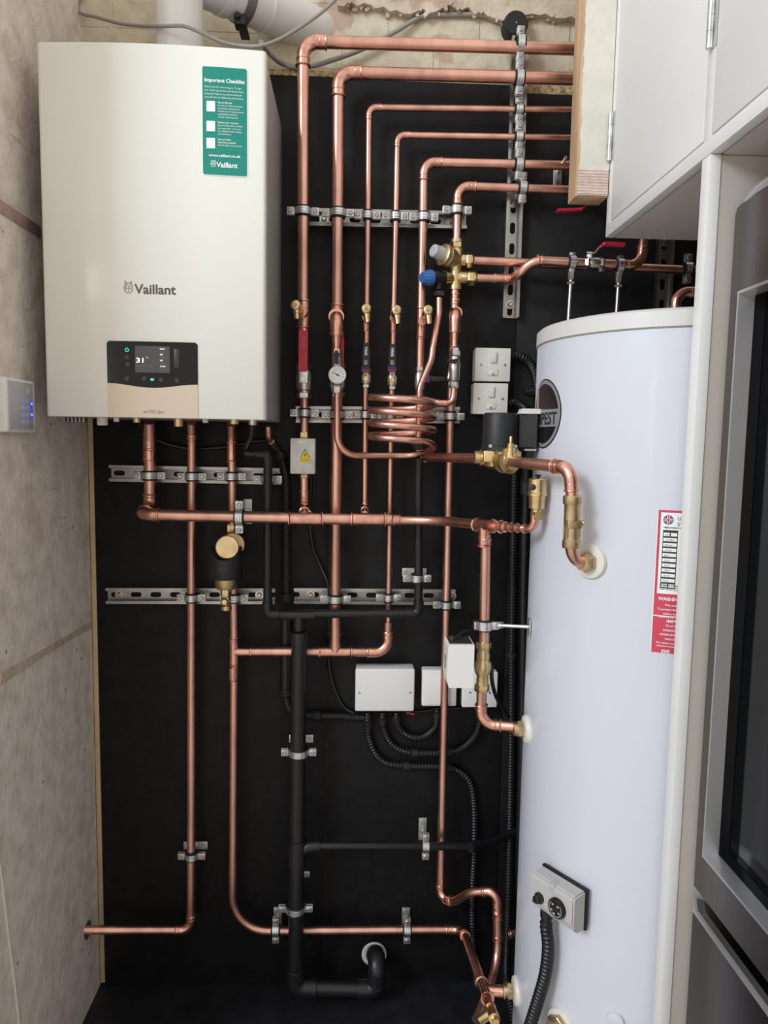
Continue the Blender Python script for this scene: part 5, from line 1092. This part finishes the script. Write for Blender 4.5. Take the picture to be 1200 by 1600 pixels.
# ================================================================== TALL WHITE FITTED UNIT
XU = .5426; YF = -.25; ZU = 1.938; YP0, YP1 = -.692, -.7185
unit = thing('cupboard_unit', 'white painted overhead cupboard unit above the cylinder and fridge', 'cupboard', ((XU+XR)/2, -.9, ZU))
put('carcass', MB().box(((XU+.018+XR)/2+.001, (YF-1.75)/2, (ZU+ZT)/2+.0), (XR-XU-.022, 1.75+YF, ZT-ZU-.0)), mat('underside_shade', (.58, .52, .50), .55, 0, .05, 10, stretch=(12, 1, 1)), unit)  # unit paint with the underside's brownish shade put into the colour, faint grain
def U(px, py): return PX(px, py, XU)
fy0 = YF; z_d = U(954, 346).z; yA = U(954, 346).y; yB = U(1099, 222).y; yC = U(1111.5, 211).y; yD = -1.45
mb = MB()
def fr(y0, y1, z0, z1): mb.box((XU+.009, (y0+y1)/2, (z0+z1)/2), (.018, abs(y1-y0), z1-z0), bev=.0008)
fr(fy0, -1.75, ZU, z_d-.0015); fr(fy0, yA+.0012, z_d-.0015, ZT); fr(yB-.0015, yC+.0012, z_d-.0015, ZT); fr(yD-.002, -1.75, z_d-.0015, ZT)
put('face_frame', mb, PAINTW, unit)
d1 = put('door', MB().box((XU+.0085, (yA+yB)/2, (z_d+ZT)/2), (.018, abs(yB-yA)-.0022, ZT-z_d-.002), bev=.0012), PAINTW, unit)
d2 = put('door', MB().box((XU+.0085, (yC+yD)/2, (z_d+ZT)/2), (.018, abs(yD-yC)-.0022, ZT-z_d-.002), bev=.0012), PAINTW, unit)
def hinge(door, px, y0, y1):
    a = PX(px, y0, XU-.006); b = PX(px-.4*(y1-y0)/10, y1, XU-.006); a.y = b.y = (a.y+b.y)/2; mb = MB(); L_ = a.z-b.z; mb.cyl(b, a, .0050, 14)
    for f in (.25, .5, .75): mb.torus(b+Z1*L_*f, Z1, .0050, .0005, 14, 5)
    mb.box((XU-.001, b.y-.006, b.z+L_/2), (.002, .012, L_)); put('hinge', mb, ZINC_WHITE, door, label='zinc butt hinge')
hinge(d1, 954.5, 177, 251); hinge(d2, 1113, -30, 75)
tag(put('end_panel', MB().box((XU+.0095, (YP0+YP1)/2, ZU/2-.0005), (.018, YP0-YP1, ZU-.001), bev=.0006).use(PAINTW).use(PAINTB).box(((XU+.0188+XR)/2, (YP0+YP1)/2+.0005, ZU/2-.0005), (XR-XU-.0192, YP0-YP1-.004, ZU-.001)), None), 'tall pale painted end panel between the cylinder and the fridge', 'panel')

# ---- fridge with a glass door
XF = .585
fr_ = thing('fridge', 'stainless steel fridge with dark glass door at the right edge', 'fridge', (.9, -1.1, 0))
fy_ = YP1-.003; zt_ = 1.857; zb2 = .747; zt3 = .716
put('cabinet', MB().box(((XF+.06+XR)/2, fy_-.38, .93), (XR-XF-.064, .75, 1.82), bev=.004), STAIN_D, fr_)
yg0 = PX(1102, 1337, XF).y; zg0 = PX(1102, 1337, XF).z; zg1 = PX(1165.5, 455, XF).z; yg1 = fy_-.70
yE = fy_-.76
mb = MB(); rows = [(fy_, yg0), (yg0, yg1), (yg1, yE)]
def slab(y0, y1, z0, z1, m_, xo=0.0, th=.05, bev=0): mb.use(m_); mb.box((XF+xo+th/2, (y0+y1)/2, (z0+z1)/2), (th, abs(y1-y0), z1-z0), bev=bev)
slab(fy_-.004, yg0, zb2, zt_-.012, STAINLESS, 0, .055); slab(yg1, yE, zb2, zt_, STAINLESS, 0, .055); slab(yg0, yg1, zg1, zt_, STAINLESS, 0, .055); slab(yg0, yg1, zb2, zg0, STAINLESS, 0, .055)
mb.prism([(fy_-.004, zt_-.012), (yg0, zt_-.012), (yg0, zt_), (fy_-.020, zt_), (fy_-.009, zt_-.003)], V((XF, 0, 0)), V((0, 1, 0)), Z1, .055)
door = put('door', mb, None, fr_, label='brushed steel door')
mb = MB()
def ringf(x0, x1, in0, in1, m_):   # sloping liner round the glass
    mb.use(m_); A = [V((XF+x0, yg0-in0, zg0+in0)), V((XF+x0, yg0-in0, zg1-in0)), V((XF+x0, yg1+in0, zg1-in0)), V((XF+x0, yg1+in0, zg0+in0))]; B = [V((XF+x1, yg0-in1, zg0+in1)), V((XF+x1, yg0-in1, zg1-in1)), V((XF+x1, yg1+in1, zg1-in1)), V((XF+x1, yg1+in1, zg0+in1))]
    for k in range(4): mb.quad(A[k], A[(k+1) % 4], B[(k+1) % 4], B[k])
ringf(-.004, -.004, -.003, .0015, ALU); ringf(-.004, .0, -.003, -.003, ALU); ringf(-.004, .020, .0015, .004, ALU); put('trim_frame', mb, None, door, label='bright metal frame round the glass')
mb = MB(); ringf(.020, .036, .004, .006, GLOSSB); put('seal', mb, None, door)
put('glass', MB().box((XF+.040, (yg0+yg1)/2, (zg0+zg1)/2), (.006, abs(yg1-yg0), zg1-zg0)), GLASSD, door)
mb = MB(); slab(fy_-.004, yE, .10, zt3, STAIN_D, 0, .055, .003); dr = put('drawer', mb, None, fr_, label='dark steel freezer drawer')
a_ = [PX(1076, 1402, XF-.002), PX(1083, 1416, XF-.006), PX(1093, 1432, XF-.010), PX(1130, 1488, XF-.010)]
lip = smooth([V((XF+.004, fy_-.006, zt3+.006)), V((XF+.000, fy_-.014, zt3+.004)), V((XF-.005, fy_-.030, zt3+.001)), V((XF-.006, fy_-.06, zt3)), V((XF-.006, fy_-.4, zt3)), V((XF-.006, yE, zt3))], 8)
mb = MB(); mb.loft([[p+V((dx, 0, dz)) for dx, dz in ((-.002, -.005), (-.005, 0), (-.003, .003), (.002, .004), (.005, .002), (.016, .0), (.006, -.003))] for p in lip]); put('handle', mb, ALU, dr, label='bright curved lip handle')
put('hinge_cover', MB().tube(smooth([V((XF+.012, fy_-.016, zt_-.002)), V((XF+.012, fy_-.025, zt_+.006)), V((XF+.012, fy_-.05, zt_+.012)), V((XF+.012, fy_-.10, zt_+.014)), V((XF+.012, fy_-.2, zt_+.014))], 6), .009, 12), ALU, fr_)

# ---- timber post beside the cupboard
ty = -.262; pB_ = P(920, 305.5, -ty); zb0 = pB_.z; xl, xr = P(900.5, 300, -ty).x, XU-.0015
post = thing('timber_post', 'boxed timber post painted cream on its front, bare wood on its edge', 'post', ((xl+xr)/2, ty+.035, zb0))
put('core', MB().box(((xl+xr)/2, ty+.034, (zb0+ZT)/2), (xr-xl, .056, ZT-zb0), bev=.001), TIMBER_E, post, label='bare timber')
zc0 = P(920, 264, -ty).z; mb = MB(); n = 60; pts = []
for i in range(n+1):
    z = zc0+(ZT-zc0)*i/n; pts.append((xl+.0055+random.uniform(-.0018, .0018), z))
mb.prism([(xr, zc0), (xr, ZT)]+pts[::-1], V((0, ty+.006, 0)), X1, Z1, .004); put('painted_face', mb, CREAM, post, label='cream painted front')
put('end_grain', MB().box(((xl+xr)/2+.001, ty+.0045, (zb0+zc0)/2+.0005), (xr-xl-.004, .004, zc0-zb0-.002)), TIMBER_R, post, label='raw grooved wood end')
mb = MB()
for k in range(9): mb.box(((xl+xr)/2, ty+.0022, zb0+.006+k*(zc0-zb0)/9.2), (xr-xl-.006, .0012, .0022))
put('saw_mark', mb, mat('saw_pale', (.72, .58, .53), .7, 0, .2, 80), post)

# ================================================================== LEFT WALL THINGS
kp0 = PX(38, 596, XL); kp1 = PX(38, 676, XL); ky = kp0.y; kw = .125; kz = (kp0.z+kp1.z)/2; kh = kp0.z-kp1.z
k = thing('alarm_keypad', 'white alarm keypad with blue lit display on the left wall', 'keypad', (XL, ky-kw/2, kz-kh/2))
put('case', MB().box((XL+.0105, ky-kw/2, kz), (.022, kw, kh), bev=.005, bs=3), WHITEP, k)
fa_ = put('fascia', MB().box((XL+.0225, ky-kw/2-.006, kz), (.002, kw-.024, kh*.88), bev=.0008), mat('fascia_grey', (.48, .47, .50), .35), k)
put('display', MB().box((XL+.0238, ky-.026, kz-.006), (.0012, .011, kh*.34), bev=.0004), GLOWB, k, label='blue lit display')
for i in range(2): put('display_icon', MB().box((XL+.0246, ky-.026, kz+.006-.022*i), (.0004, .006, .005)), mat('icon_pale', (.4, .45, .9), .4, emit=(.5, .55, 1), estr=.6) if 'icon_pale' not in MATS else MATS['icon_pale'], fa_)
put('button', MB().box((XL+.024, ky-.036, kz+kh*.29), (.002, .016, .012), bev=.0006), LGREYP, fa_)
for i in range(4):
    for j in range(2): put('key', MB().box((XL+.024, ky-.044-.018*j, kz+.010-.014*i), (.002, .007, .008), bev=.0006), KEYB if j else LGREYP, fa_)
cable('thin cream cable hanging down the left wall', [PX(-10, 1250, XL+.0018), PX(-3, 1330, XL+.0018), PX(6, 1400, XL+.0018), PX(14, 1470, XL+.0018), PX(22, 1530, XL+.0018), PX(30, 1600, XL+.0018), PX(36, 1660, XL+.0018)], .0022, WCABLE)

# ================================================================== LIGHT
def area(name, loc, tgt, sx, sy, power, col):
    l = bpy.data.lights.new(name, 'AREA'); l.shape = 'RECTANGLE'; l.size = sx; l.size_y = sy; l.energy = power; l.color = col
    o = bpy.data.objects.new(name, l); COL.objects.link(o); o.location = loc; o.rotation_euler = (V(tgt)-V(loc)).to_track_quat('-Z', 'Y').to_euler(); return o
area('window_light', (-3.9, -4.1, 4.2), (.2, -.1, 1.4), 1.7, 1.7, 215, (.78, .89, 1.0))
area('reflection_light', (-2.5, -4.3, 1.75), (-.53, -.36, 1.65), .38, .8, 3.5, (1.0, .93, .82))  # added unseen window-like lamp, meant to reflect in the boiler front
w = bpy.data.worlds.new('world'); scene.world = w; w.use_nodes = True
nt = w.node_tree; bg = nt.nodes['Background']
tc = nt.nodes.new('ShaderNodeTexCoord'); dt = nt.nodes.new('ShaderNodeVectorMath'); dt.operation = 'DOT_PRODUCT'; dt.inputs[1].default_value = V((-.45, -.45, .77)).normalized()
nt.links.new(tc.outputs['Generated'], dt.inputs[0]); mr = nt.nodes.new('ShaderNodeMapRange'); mr.inputs['From Min'].default_value = -1; mr.inputs['From Max'].default_value = 1
nt.links.new(dt.outputs['Value'], mr.inputs['Value']); rp = nt.nodes.new('ShaderNodeValToRGB'); nt.links.new(mr.outputs['Result'], rp.inputs['Fac'])
rp.color_ramp.elements[0].position = .15; rp.color_ramp.elements[0].color = (.80, .71, .64, 1); rp.color_ramp.elements[1].position = .95; rp.color_ramp.elements[1].color = (.95, .91, .85, 1)
el = rp.color_ramp.elements.new(.55); el.color = (.88, .79, .71, 1)
nt.links.new(rp.outputs['Color'], bg.inputs['Color']); bg.inputs['Strength'].default_value = .98
vs = scene.view_settings; vs.view_transform = 'Standard'; vs.look = 'None'; vs.gamma = 1; vs.use_curve_mapping = False; vs.exposure = 0.0
